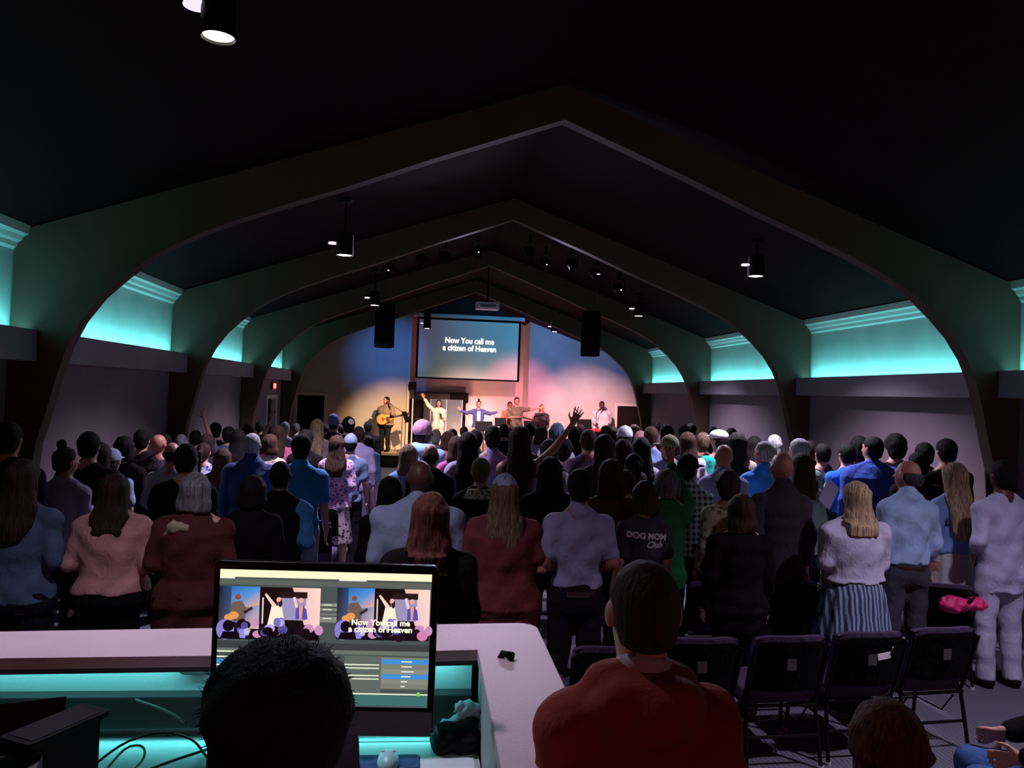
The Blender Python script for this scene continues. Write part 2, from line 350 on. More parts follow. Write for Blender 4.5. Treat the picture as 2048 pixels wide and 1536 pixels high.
# hanging loudspeakers
SPK = mat('speaker_black', '070405', .8); GR = mat('speaker_grille', '0a0607', .95, 'carpet')
def speaker(x, y, z0, z1, lab, rz):
    p = emp('hanging_loudspeaker', (x, y, z0), rz, label=lab, category='loudspeaker', group='hanging loudspeakers')
    h = z1-z0
    ob('cabinet', MB().prism([(-.2, -.17), (.2, -.17), (.14, .2), (-.14, .2)], 0, h, 'z').mesh('cab', .01), SPK, p)
    ob('grille', MB().box(-.13, .13, .201, .212, .02, h-.02).mesh('gr', .004), GR, p)
    ob('handle', MB().tube([(-.15, -.18, h*.45), (-.15, -.2, h*.45), (-.15, -.2, h*.6), (-.15, -.18, h*.6)], .01).mesh('hd'), SPK, p)
    zc = RZ-(RZ-EZ)/HW*abs(x-RX)-z0
    for sx in (-.12, .12): ob('hanging_chain', MB().tube([(sx, 0, h), (sx, 0, zc)], .008, 6).mesh('ch'), mat('dull_metal', '7a7066', .4, metal=1), p)
    ob('yoke', MB().box(-.16, .16, -.02, .02, h, h+.03).mesh('yk'), SPK, p)
speaker(-2.09, 15.8, 3.14, 4.02, 'tall black loudspeaker hanging left of the screen', .12)
speaker(2.16, 15.8, 3.14, 4.07, 'tall black loudspeaker hanging right of the screen', -.12)
# projector
p = emp('projector', (.14, 17.8, 4.30), label='white ceiling projector hanging from the ridge on a pole', category='projector')
ob('projector_body', MB().rbox(-.27, .27, -.2, .2, -.07, .09, .06).mesh('pb', .015), mat('projector_white', 'ece8f0', .5), p)
ob('lens', MB().tube([(0, .19, .0), (0, .25, 0)], .05, 16).mesh('ln'), CAN, p)
ob('ceiling_pole', MB().tube([(0, 0, .09), (0, 0, 1.0)], .02).mesh('pole'), CAN, p)
ob('vent_panel', MB().box(-.18, .18, -.206, -.2, -.03, .04).mesh('vp'), mat('vent_grey', '8e8a96', .6), p)
# stage fixtures on a bar under the second bay
FX = [(-1.9, 13.2), (-1.35, 13.2), (-.95, 13.6), (-.35, 14.0), (.55, 13.6), (.9, 14.0), (1.25, 13.2), (1.7, 13.2), (2.2, 13.6)]
for i, (x, y) in enumerate(FX):
    zc = RZ-(RZ-EZ)/HW*abs(x-RX)
    p = emp('stage_light', (x, y, zc-.33), label='black stage spotlight under the ceiling beyond the second arch, %s from the left' % ('first', 'second', 'third', 'fourth', 'fifth', 'sixth', 'seventh', 'eighth', 'ninth')[i], category='stage light', group='stage spotlights under the ceiling')
    M = Matrix.Rotation(math.radians(-62), 4, 'X')
    ob('lamp_housing', MB().lathe([(.03, -.16), (.07, -.14), (.075, .0), (.09, .1), (.095, .13), (.08, .13), (.07, .1)], n=16, M=M).mesh('lh', smooth=False), CAN, p)
    ob('yoke', MB().tube([(-.1, 0, 0), (-.1, 0, .18), (.1, 0, .18), (.1, 0, 0)], .008, 6).mesh('yk'), CAN, p)
    ob('clamp', MB().box(-.025, .025, -.03, .03, .18, .33).mesh('cl'), CAN, p)
    if i in (0, 3, 5, 8):
        d = ob('indicator_light', MB().lathe([(.001, .012), (.02, .008), (.02, -.008), (.001, -.012)], n=8).mesh('il'), emis('indicator', (1, .96, .95), 2.2), p); d.location = (0, -.14, -.02)
for (x, y, s, lab) in ((-2.30, 7.62, 1, 'small white security camera under the left slope of the nearest arch'), (2.40, 7.62, -1, 'small white security camera under the right slope of the nearest arch')):
    z = 4.17; p = emp('security_camera', (x, y, z), .5*s, label=lab, category='security camera')
    W = mat('camera_white', 'b9b3bd', .5)
    ob('camera_body', MB().rbox(-.035, .035, -.07, .07, -.03, .03, .02, 'y').mesh('cb', .004), W, p)
    ob('bracket', MB().tube([(0, .03, .03), (s*.1, .04, .06), (s*.12, .04, .16)], .012).mesh('br'), W, p)
    ob('lens', MB().tube([(0, -.07, 0), (0, -.085, 0)], .02, 12).mesh('ln'), CAN, p)

# ================================================================== PROJECTION SCREEN
sc = emp('projection_screen', (.075, 24.15, 0), label='large roll-down projection screen showing two lines of white song words', category='projection screen')
ob('screen_border', MB().box(-1.63, 1.63, .0, .03, 2.68, 4.60).mesh('sb'), mat('black_border', '0b0608', .9), sc)
sm = bpy.data.materials.new('screen_surface'); sm.use_nodes = True; nt = sm.node_tree; b = nt.nodes['Principled BSDF']
b.inputs['Base Color'].default_value = (*hx('b8b0b4'), 1); b.inputs['Roughness'].default_value = .8
# coloured stage light on the screen, painted in as a glowing gradient
tc = nt.nodes.new('ShaderNodeTexCoord'); sp = nt.nodes.new('ShaderNodeSeparateXYZ'); nt.links.new(tc.outputs['Object'], sp.inputs[0])
def mr(src, a, b_):
    n = nt.nodes.new('ShaderNodeMapRange'); n.interpolation_type = 'SMOOTHSTEP'; n.inputs[1].default_value = a; n.inputs[2].default_value = b_; nt.links.new(src, n.inputs[0]); return n.outputs[0]
def mx(f, a, c):
    n = nt.nodes.new('ShaderNodeMix'); n.data_type = 'RGBA'; nt.links.new(f, n.inputs[0])
    for k, q in ((6, a), (7, c)):
        if isinstance(q, str): n.inputs[k].default_value = (*hx(q), 1)
        else: nt.links.new(q, n.inputs[k])
    return n.outputs[2]
top = mx(mr(sp.outputs[0], -1.6, 1.6), '4c465c', '3f7d96'); bot = mx(mr(sp.outputs[0], -1.6, 1.0), '506050', 'a09a80')
nt.links.new(mx(mr(sp.outputs[2], 2.6, 4.0), bot, top), b.inputs['Emission Color']); b.inputs['Emission Strength'].default_value = .62
ob('screen_surface', MB().box(-1.56, 1.56, -.012, 0, 2.73, 4.53).mesh('ss'), sm, sc)
ob('screen_housing', MB().rbox(-1.76, 1.74, -.06, .1, 4.60, 4.72, .03, 'x').mesh('sh'), mat('screen_housing_white', 'd5dbe0', .4), sc)
TX = emis('projected_words', 'fff8f0', 1.5)
for s_, z, x in (('Now You call me', 3.90, .02), ('a citizen of Heaven', 3.665, .03)):
    t = ob('lettering', textmesh(s_, .25, .001, bold=.006), TX, sc); t.location = (x, -.02, z); t.rotation_euler = (math.pi/2, 0, 0)
    t.scale = (.87, 1, 1)
# ---------------- backdrop in the alcove
bd = emp('alcove_backdrop', (0, 25.9, 0), label='dark brown partition at the back of the stage alcove behind the drums', category='partition')
ob('upper_panel', MB().box(-1.58, -.40, -.05, 0, 2.02, 2.27).mesh('u', .005), mat('brown_panel', '3a2a28', .7), bd)
ob('dark_panel', MB().box(-.40, .22, -.08, 0, 1.95, 2.27).mesh('d', .005), mat('black_panel', '120b0d', .8), bd)
ob('lower_panel', MB().box(-1.78, -.02, -.04, 0, .42, 2.02).mesh('l', .005), mat('dark_brown_panel', '1d1113', .8), bd)
ob('side_post', MB().box(-.02, .14, -.06, 0, .42, 1.95).mesh('s', .005), mat('black_panel', '120b0d', .8), bd)
# ---------------- drum shield and kit
sh = emp('drum_shield', (-.52, 24.95, .42), label='clear acrylic drum shield of hinged panels behind the singers', category='drum shield')
GL = mat('clear_acrylic', 'dfe9f2', .12, trans=.85)
for k, (a, b_, yo) in enumerate(((-.52, -.02, .0), (0, .5, .0))):
    ob('acrylic_panel', MB().box(a, b_, yo, yo+.012, .05, 1.62).mesh('ap'), GL, sh)
ob('acrylic_panel', MB().box(0, .5, 0, .012, .05, 1.62, M=Matrix.Translation((-.52, .01, 0)) @ Matrix.Rotation(math.radians(115), 4, 'Z')).mesh('ap'), GL, sh)
for x in (-.01, -.52, .5): ob('hinge_strip', MB().box(x-.008, x+.012, -.006, .016, .05, 1.62).mesh('hs'), mat('hinge_white', 'c8c8d0', .4), sh)
dk = emp('drum_kit', (-.55, 25.4, .42), label='drum kit behind the clear acrylic shield', category='drum kit')
DR = mat('drum_shell', '3b3338', .35); SK = mat('drum_skin', 'cfc6bb', .6); CY = mat('cymbal_brass', 'c8a06a', .3, metal=.9); MT = mat('chrome', 'a8a4a4', .25, metal=1)
Mx = Matrix.Rotation(math.pi/2, 4, 'X')
ob('bass_drum', MB().lathe([(.26, -.2), (.28, -.19), (.28, .19), (.26, .2)], (0, .32, 0), 24, M=Mx).mesh('bd'), DR, dk)
ob('drum_skin', MB().lathe([(.255, .2), (.255, .205)], (0, .32, 0), 24, M=Mx).mesh('bs'), SK, dk)
for x in (-.18, .18): ob('tom_drum', MB().lathe([(.14, 0), (.15, .01), (.15, .2), (.14, .21)], (x, 0, .68), 20).mesh('tm'), DR, dk)
ob('snare_drum', MB().lathe([(.17, 0), (.175, .01), (.175, .13), (.16, .14)], (-.4, .1, .55), 20).mesh('sn'), SK, dk)
for x, z in ((-.55, 1.1), (.5, 1.15)):
    ob('cymbal', MB().lathe([(.001, .02), (.04, .015), (.22, -.012), (.001, .005)], (x, 0, z), 24).mesh('cy'), CY, dk)
    ob('cymbal_stand', MB().tube([(x, 0, 0), (x, 0, z)], .012, 8).mesh('cs'), MT, dk)
cs = emp('cymbal_on_stand', (-1.37, 24.6, .42), label='flat cymbal on a stand at the left edge of the stage alcove', category='cymbal')
ob('cymbal', MB().lathe([(.001, .03), (.05, .02), (.25, -.01), (.001, .01)], (0, 0, .98), 24).mesh('cy'), CY, cs)
ob('stand_pole', MB().tube([(0, 0, 0), (0, 0, .98)], .012, 8).mesh('cs'), MT, cs)
for a in range(3): ob('leg', MB().tube([(0, 0, .3), (.25*math.cos(a*2.1), .25*math.sin(a*2.1), 0)], .009, 6).mesh('lg'), MT, cs)
lt = emp('light_tube', (-1.60, 24.2, .42), label='thin pale upright tube at the left edge of the alcove', category='light tube')
ob('tube', MB().tube([(0, 0, .03), (0, 0, 1.62)], .02, 10).mesh('tb'), mat('pale_tube', 'd8d2d8', .4, emit='a8a0b8', es=.25), lt)
ob('foot', MB().lathe([(.12, 0), (.12, .02), (.03, .04)], n=16).mesh('ft'), CAN, lt)
pa = emp('wall_loudspeaker', (-1.66, 24.45, 2.30), -.5, label='small black wedge loudspeaker on the alcove corner under the screen', category='loudspeaker')
ob('cabinet', MB().prism([(-.1, -.02), (.12, -.2), (.16, .02), (.0, .16)], 0, .26, 'z').mesh('c', .006), SPK, pa)
ob('bracket', MB().box(-.12, 0, -.02, .02, .1, .16).mesh('b'), CAN, pa)
# ================================================================== PEOPLE (implicit surfaces -> one closed mesh each)
class G:
    def __init__(s, lo, hi, r):
        s.r = r; s.lo = np.array(lo, np.float32); n = np.ceil((np.array(hi)-np.array(lo))/r).astype(int)+1
        s.n = n; s.ax = [s.lo[i]+r*np.arange(n[i], dtype=np.float32) for i in range(3)]; s.D = np.ones(n, np.float32)
    def sub(s, lo, hi, m=.07):
        i0 = [max(0, int((lo[i]-m-s.lo[i])/s.r)) for i in range(3)]; i1 = [min(s.n[i], int((hi[i]+m-s.lo[i])/s.r)+2) for i in range(3)]
        if any(b <= a for a, b in zip(i0, i1)): return None
        sl = tuple(slice(a, b) for a, b in zip(i0, i1))
        X = s.ax[0][sl[0]][:, None, None]; Y = s.ax[1][sl[1]][None, :, None]; Z = s.ax[2][sl[2]][None, None, :]
        return sl, X, Y, Z
    def un(s, sl, d, k):
        a = s.D[sl]
        if k <= 0: s.D[sl] = np.minimum(a, d); return
        h = np.clip(.5+.5*(a-d)/k, 0, 1); s.D[sl] = a*(1-h)+d*h-k*h*(1-h)
    def cap(s, a, b, ra, rb, k=.02):
        a = np.array(a, float); b = np.array(b, float); m = max(ra, rb)
        q = s.sub(np.minimum(a, b)-m, np.maximum(a, b)+m)
        if q is None: return
        sl, X, Y, Z = q; ab = b-a; L2 = max(1e-9, (ab**2).sum())
        t = np.clip(((X-a[0])*ab[0]+(Y-a[1])*ab[1]+(Z-a[2])*ab[2])/L2, 0, 1)
        d = np.sqrt((X-a[0]-t*ab[0])**2+(Y-a[1]-t*ab[1])**2+(Z-a[2]-t*ab[2])**2)-(ra+(rb-ra)*t)
        s.un(sl, d, k)
    def ell(s, c, r, k=.02, rot=0, sub=False, rx=0):
        m = max(r); q = s.sub([v-m for v in c], [v+m for v in c])
        if q is None: return
        sl, X, Y, Z = q; X = X-c[0]; Y = Y-c[1]; Z = Z-c[2]
        if rot: cs, sn = math.cos(rot), math.sin(rot); X, Y = X*cs+Y*sn, -X*sn+Y*cs
        if rx: cs, sn = math.cos(rx), math.sin(rx); Y, Z = Y*cs+Z*sn, -Y*sn+Z*cs
        k0 = np.sqrt((X/r[0])**2+(Y/r[1])**2+(Z/r[2])**2)+1e-6; k1 = np.sqrt((X/r[0]**2)**2+(Y/r[1]**2)**2+(Z/r[2]**2)**2)+1e-6
        d = k0*(k0-1)/k1
        if sub: s.D[sl] = np.maximum(s.D[sl], -d)
        else: s.un(sl, d, k)
    def loft(s, st, k=.02, p=2.3, inf=0, pleat=0, npl=14):
        # stations (z, a, b, cy[, cx])
        st = sorted([tuple(v)+(0,)*(5-len(v)) for v in st]); z = [v[0] for v in st]
        A = max(v[1] for v in st)+inf+.02; B = max(v[2]+abs(v[3]) for v in st)+inf+.02; cxm = max(abs(v[4]) for v in st)
        q = s.sub((-A-cxm, -B, z[0]), (A+cxm, B, z[-1]))
        if q is None: return
        sl, X, Y, Z = q; zz = Z.ravel()
        f = lambda i: np.interp(zz, z, [v[i] for v in st])[None, None, :]
        a = f(1)+inf; b = f(2)+inf; cy = f(3); cx = f(4)
        x = np.abs(X-cx); y = np.abs(Y-cy)
        rr = ((x/a)**p+(y/b)**p)**(1/p)
        if pleat: rr = rr/(1+pleat*np.sin(npl*np.arctan2(Y-cy, X-cx)))
        d = (rr-1)*np.minimum(a, b)
        dz = np.maximum(z[0]-Z, Z-z[-1]); d = np.maximum(d, dz)
        s.un(sl, d, k)
    def zcut(s, z0=None, z1=None, amp=0):
        Z = s.ax[2][None, None, :]
        if amp: Z = Z+amp*np.sin(s.ax[0][:, None, None]*25)
        if z0 is not None: s.D = np.maximum(s.D, z0-Z)
        if z1 is not None: s.D = np.maximum(s.D, Z-z1)
    def noise(s, amp, f=(18, 18, 11), seed=0, band=.05):
        X = s.ax[0][:, None, None]; Y = s.ax[1][None, :, None]; Z = s.ax[2][None, None, :]
        n = np.sin(f[0]*X+2.1*np.sin(f[2]*Z+seed)+seed)*np.sin(f[2]*Z+1.7*np.sin(f[0]*.6*X+seed*2)+f[1]*.5*Y)+.6*np.sin(f[0]*1.9*X-f[2]*1.6*Z+seed*3+1.3*np.sin(f[1]*Y))
        s.D = s.D+(amp*n*(np.abs(s.D) < band)).astype(np.float32)
    def mesh(s, name):
        D = s.D; s_ = D < 0; n = D.shape
        if not s_.any(): return None
        c = [s_[i:n[0]-1+i, j:n[1]-1+j, k:n[2]-1+k] for i in (0, 1) for j in (0, 1) for k in (0, 1)]
        cnt = sum(x.astype(np.int8) for x in c); act = (cnt > 0) & (cnt < 8); idx = np.argwhere(act)
        vid = -np.ones(act.shape, np.int32); vid[act] = np.arange(len(idx))
        P = np.zeros((len(idx), 3), np.float32); W = np.zeros(len(idx), np.float32)
        i, j, k = idx.T; off = [(a, b, e) for a in (0, 1) for b in (0, 1) for e in (0, 1)]
        val = {o: D[i+o[0], j+o[1], k+o[2]] for o in off}
        for o in off:
            for ax in range(3):
                if o[ax] == 0:
                    o2 = list(o); o2[ax] = 1; o2 = tuple(o2); a, b = val[o], val[o2]; m = (a < 0) != (b < 0)
                    t = np.where(m, a/np.where(m, a-b, 1), 0)
                    for q in range(3): P[:, q] += np.where(m, (o[q]+t) if q == ax else o[q], 0)
                    W += m
        P = (P/W[:, None]+idx)*s.r+s.lo
        F_ = []
        for ax in range(3):
            a1, a2 = [(1, 2), (2, 0), (0, 1)][ax]
            sl0 = [slice(1, n[q]-1) for q in range(3)]; sl1 = list(sl0); sl0[ax] = slice(0, n[ax]-1); sl1[ax] = slice(1, n[ax])
            A = s_[tuple(sl0)]; B = s_[tuple(sl1)]; e = np.argwhere(A != B)
            if not len(e): continue
            fl = A[tuple(e.T)]; base = e.copy()
            for q in range(3):
                if q != ax: base[:, q] += 1
            def vv(d1, d2):
                t = base.copy(); t[:, a1] -= d1; t[:, a2] -= d2; return vid[tuple(t.T)]
            q4 = np.stack([vv(1, 1), vv(0, 1), vv(0, 0), vv(1, 0)], 1); q4[~fl] = q4[~fl][:, ::-1]; F_.append(q4)
        F_ = np.concatenate(F_); F_ = F_[(F_ >= 0).all(1)]
        me = bpy.data.meshes.new(name); me.vertices.add(len(P)); me.vertices.foreach_set('co', P.ravel())
        me.loops.add(F_.size); me.loops.foreach_set('vertex_index', F_.ravel().astype(np.int32))
        me.polygons.add(len(F_)); me.polygons.foreach_set('loop_start', np.arange(0, F_.size, 4, dtype=np.int32)); me.polygons.foreach_set('loop_total', np.full(len(F_), 4, np.int32))
        me.polygons.foreach_set('use_smooth', np.ones(len(F_), bool)); me.update(calc_edges=True)
        return me

# ---- skeleton (nominal height 1.75 m, facing +Y)
BODY = {'m': dict(sh=.185, st=[(.80, .165, .12, 0), (.86, .178, .130, -.01), (.93, .172, .125, -.008), (1.02, .158, .112, .0), (1.12, .160, .112, .0), (1.25, .182, .122, -.005), (1.35, .182, .110, -.01), (1.41, .128, .084, -.012), (1.47, .072, .060, -.01)]),
        'f': dict(sh=.160, st=[(.80, .172, .12, 0), (.87, .185, .132, -.012), (.94, .170, .122, -.008), (1.04, .140, .100, .0), (1.12, .140, .100, .002), (1.25, .158, .118, .008), (1.35, .155, .100, -.006), (1.41, .108, .076, -.012), (1.47, .062, .054, -.01)])}
ARMS = {  # elbow, wrist, hand direction for the person's right (+x); left mirrored
 'down': ((.235, -.03, 1.12), (.25, .05, .88), (.0, .25, -1)),
 'front': ((.245, -.06, 1.13), (.10, .17, 1.02), (-1, .3, 0)),
 'fold': ((.235, -.02, 1.14), (-.02, .20, 1.16), (-1, .0, .1)),
 'hold': ((.225, .0, 1.14), (.12, .24, 1.22), (-.3, .6, .7)),
 'hips': ((.32, -.10, 1.17), (.20, .02, 1.02), (-.6, .6, -.2)),
 'up': ((.27, .04, 1.60), (.36, .06, 1.86), (.25, .05, 1)),
 'high': ((.36, .02, 1.56), (.52, .03, 1.80), (.4, .0, .9)),
 'out': ((.40, .06, 1.34), (.62, .10, 1.40), (.5, 0, .85)),
 'wide': ((.44, .02, 1.40), (.70, .03, 1.46), (1, 0, .25)),
 'halfup': ((.26, .06, 1.16), (.30, .20, 1.42), (.1, .2, 1)),
 'strum': ((.27, -.05, 1.13), (.10, .22, 1.05), (-.8, .1, -.4)),
 'fret': ((.28, .04, 1.16), (.40, .27, 1.22), (-.2, -.4, .6)),
 'mic': ((.22, .05, 1.12), (.08, .26, 1.26), (-.3, .0, .9)),
 'desk': ((.24, .05, 1.12), (.20, .36, 1.10), (.0, 1, -.1)),
 'salute': ((.27, .10, 1.46), (.07, .09, 1.80), (-.1, 0, 1)),
 'reach': ((.27, .26, 1.10), (.23, .56, 1.03), (.05, .7, .5)),
 'keys': ((.23, .02, 1.10), (.16, .28, 1.04), (-.1, .9, -.3)),
}
def armpts(pose, side, sh, g):
    e, w_, h = ARMS[pose]; dx = (sh-.185)+(g-1)*.12
    S_ = np.array((sh*min(g, 1.25)+.005, -.012, 1.372)); E = np.array((e[0]+dx, e[1], e[2])); W_ = np.array((w_[0]+dx*(.6 if w_[0] > .15 else .2), w_[1]+(g-1)*.12*(w_[1] > .1), w_[2])); H = np.array(h, float)
    if pose in ('up', 'high', 'out', 'wide'): S_[2] += .02
    if side < 0:
        for v in (S_, E, W_, H): v[0] *= -1
    return S_, E, W_, H/np.linalg.norm(H)
def hand(g_, W_, H, side, fine, raised):
    up_ = np.array((0, 1.0, 0)) if raised else np.array((side*1.0, 0, .1))
    lat = np.cross(H, up_); lat /= (np.linalg.norm(lat)+1e-6)
    fr = .0088 if fine else .0105; pal = W_+H*.055
    for q in (-.022, 0, .022): g_.cap(W_+lat*q*.6+H*.015, W_+lat*q+H*.085, .017, .014, .012)
    nrm = np.cross(lat, H)
    sp = 1.5 if raised else 1.0
    for q, L in ((-.033, .062), (-.011, .078), (.012, .084), (.034, .074)):
        a = W_+lat*q+H*.09; d = H+lat*q*7*(sp-.6); d /= np.linalg.norm(d); b = a+d*L*.55; curl = .15 if raised else .55
        c = b+(d*(1-curl)+nrm*side*curl*.8*(1 if not raised else .4))*L*.5
        g_.cap(a, b, fr*1.1, fr, .006); g_.cap(b, c, fr, fr*.85, .004)
    a = W_+lat*.03*(1)+H*.03; b = a+(lat*.75+H*.6)*.045; c = b+(lat*.35+H*.9)*.035
    g_.cap(a, b, fr*1.4, fr*1.15, .01); g_.cap(b, c, fr*1.15, fr*.9, .004)
def rotz(p, a):
    c, s = math.cos(a), math.sin(a); return (p[0]*c-p[1]*s, p[0]*s+p[1]*c, p[2])
LEGP = {'stand': [((.09, 0, .86), .092), ((.105, .015, .48), .060), ((.11, -.02, .09), .040)],
        'wide': [((.09, 0, .86), .092), ((.14, .02, .48), .060), ((.19, -.02, .09), .040)],
        'sit': [((.09, 0, .50), .095), ((.12, .44, .50), .066), ((.12, .42, .09), .040)]}
def dz(leg): return -.36 if leg == 'sit' else 0
def mk_body(sex, arms, legs, g, turn, r, nod=0):
    B = BODY[sex]; hi = 2.15 if any(a in ('up', 'high', 'salute') for a in arms) else 1.80; xw = 1.02 if any(a in ('wide', 'high', 'out') for a in arms) else .55
    G_ = G((-xw, -.28, -.01), (xw, .62, hi), r); o = dz(legs)
    G_.loft([(z, a*g, b*g, c) for z, a, b, c in B['st']], .03)
    for sd, pz in ((1, arms[0]), (-1, arms[1])):
        S_, E, W_, H = armpts(pz, sd, B['sh'], g); k = .92 if sex == 'f' else 1
        G_.ell(S_, (.062*k, .062*k, .06*k), .05); G_.cap(S_, E, .054*k, .041*k, .03); G_.cap(E, W_, .041*k, .027*k, .015)
        hand(G_, W_, H, sd, r < .013, pz in ('up', 'high', 'out', 'wide', 'halfup', 'salute'))
    for sd in (1, -1):
        (h, hr), (kn, kr), (an, ar) = LEGP[legs]; o2 = -o
        f = lambda v: (v[0]*sd, v[1], v[2]+o2)
        G_.cap(f(h), f(kn), hr*g**.5, kr, .04); G_.cap(f(kn), f(an), kr, ar, .02); G_.ell(f((kn[0]+(an[0]-kn[0])*.3, kn[1]-.03, kn[2]+(an[2]-kn[2])*.3)), (.045, .05, .11), .03)
        G_.cap(f((an[0], an[1]-.02, .045)), f((an[0]+.01, an[1]+.17, .03)), .038, .028, .02)
    for s_ in (1, -1): G_.cap((s_*.02, -.02, 1.485), (s_*.13*g, -.015, 1.415), .046, .036, .04)
    # neck and head
    G_.cap((0, -.02, 1.42), (0, .005, 1.56), .062 if sex == 'm' else .050, .056 if sex == 'm' else .046, .03)
    hd = lambda p: rotz(p, turn)
    G_.ell(hd((0, -.008, 1.655)), (.076, .098, .098), .02, turn); G_.ell(hd((0, .028, 1.60)), (.060, .070, .078), .03, turn)
    G_.cap(hd((0, .095, 1.645)), hd((0, .118, 1.612)), .010, .015, .008)                       # nose
    G_.cap(hd((-.03, .088, 1.668)), hd((.03, .088, 1.668)), .010, .010, .012)                   # brow
    G_.cap(hd((-.016, .098, 1.578)), hd((.016, .098, 1.578)), .008, .008, .006)                 # lips
    for s_ in (1, -1):
        G_.ell(hd((s_*.031, .098, 1.648)), (.015, .014, .010), 0, sub=True); G_.ell(hd((s_*.081, -.005, 1.632)), (.012, .022, .034), .008, turn)
    return G_.mesh('body')
def mk_top(sex, arms, g, kind, hem, r, seed, coll):
    B = BODY[sex]; hi = 2.15 if any(a in ('up', 'high', 'salute') for a in arms) else 1.62; xw = .98 if any(a in ('wide', 'high', 'out') for a in arms) else .60
    G_ = G((-xw, -.34, hem-.04), (xw, .50, hi), r)
    loose = {'tee': .017, 'shirt': .020, 'long': .018, 'jacket': .028, 'blazer': .026, 'vest': .030, 'hoodie': .030, 'quilt': .030, 'blouse': .026, 'tank': .012}[kind]
    st = [(z, a*g+.010*(z < 1.1)*(kind in ('shirt', 'blouse')), b*g, c) for z, a, b, c in B['st']]
    if hem < .80: st = [(hem, st[0][1]*1.02, st[0][2]*1.02, 0)]+st
    if kind in ('tee', 'hoodie', 'blouse', 'shirt', 'jacket', 'blazer', 'quilt'):   # cloth bridges the waist
        st = [(z, max(a, (.150 if sex == 'f' else .160)*g), b, c) for z, a, b, c in st[:-2]]+st[-2:]
    G_.loft(st, .025, inf=loose)
    for s_ in (1, -1): G_.cap((s_*.02, -.02, 1.475), (s_*.13*g, -.015, 1.41), .042+loose*.8, .034+loose*.8, .03)
    k = .92 if sex == 'f' else 1
    sl = {'tee': .62, 'vest': 0, 'tank': 0}.get(kind, 1.0)
    for sd, pz in ((1, arms[0]), (-1, arms[1])):
        S_, E, W_, H = armpts(pz, sd, B['sh'], g); l2 = loose*.8
        if sl == 0: G_.ell(S_*np.array((.86, 1, 1)), (.055*k+l2*.3, .07, .06), .04); continue
        G_.ell(S_, (.062*k+l2, .062*k+l2, .06*k+l2*.7), .05)
        if sl < 1: G_.cap(S_, S_+(E-S_)*.72, .056*k+l2, .050*k+l2*1.1, .03)
        else:
            G_.cap(S_, E, .054*k+l2, .043*k+l2, .03); G_.cap(E, E+(W_-E)*(.93 if kind != 'blouse' else .8), .043*k+l2, .032*k+l2*.6, .02)
    if coll == 'collar': G_.cap((0, -.035, 1.47), (0, -.02, 1.50), .072, .070, .012)
    if coll == 'hood':
        G_.ell((0, -.10, 1.44), (.13, .075, .085), .04, rx=.4); G_.cap((-.09, -.02, 1.48), (.09, -.02, 1.48), .045, .045, .03)
    if coll == 'high': G_.cap((0, -.03, 1.46), (0, -.015, 1.52), .078, .072, .02)
    amp = {'tank': .002, 'vest': .003, 'jacket': .006, 'quilt': .003, 'blazer': .005}.get(kind, .0085)
    if r < .018: G_.noise(amp, (15+seed % 5, 17, 12+seed % 4), seed)
    if kind in ('quilt', 'vest') and r < .017:
        Z = G_.ax[2][None, None, :]; G_.D = G_.D+(.006*np.abs(np.sin(Z*31))**.5*-1+.006)*(np.abs(G_.D) < .05)*-1+.0
    # neckline: cut a hole round the neck
    if coll not in ('high',): G_.ell((0, .02 if coll else .012, 1.535), (.062, .072, .085 if not coll else .06), 0, sub=True)
    G_.zcut(z0=hem, amp=.006)
    return G_.mesh('top')
def mk_bottom(sex, legs, g, kind, r, seed):
    B = BODY[sex]; G_ = G((-.45, -.34, .0), (.45, .62, 1.04), r); o = -dz(legs)
    if kind == 'trousers' or kind == 'wide':
        G_.loft([(z, a*g, b*g, c) for z, a, b, c in B['st'] if z < 1.03], .03, inf=.012)
        for sd in (1, -1):
            (h, hr), (kn, kr), (an, ar) = LEGP[legs]; f = lambda v: (v[0]*sd, v[1], v[2]+o); wd = .045 if kind == 'wide' else .0
            G_.cap(f(h), f(kn), hr*g**.5+.014, kr+.018+wd*.6, .04); G_.cap(f(kn), f((an[0], an[1], .06)), kr+.018+wd*.6, ar+.026+wd, .02)
        G_.noise(.005, (14, 12, 16), seed+3) if r < .017 else None
        G_.zcut(z0=.055, z1=1.0)
    else:
        bot = {'skirt': .18, 'midi': .42, 'mini': .62}[kind]; w0 = .185*g
        G_.loft([(bot, w0*(1.35 if bot < .5 else 1.12), .165*g*(1.3 if bot < .5 else 1.1), 0), (.82, w0*1.03, .145*g, -.01), (.9, .18*g, .135*g, -.01), (1.0, .155*g, .118*g, 0)], 0, 2.1, inf=.012, pleat=.035)
    return G_.mesh('bottom')
def mk_shoes(legs, r):
    G_ = G((-.32, -.2, -.005), (.32, .75, .16), .012); an = LEGP[legs][2][0]
    for sd in (1, -1):
        G_.cap((sd*an[0], an[1]-.03, .045), (sd*(an[0]+.012), an[1]+.19, .035), .045, .036, .02); G_.cap((sd*an[0], an[1]-.01, .05), (sd*an[0], an[1]-.01, .11), .046, .044, .02)
    G_.zcut(z0=0); return G_.mesh('shoes')
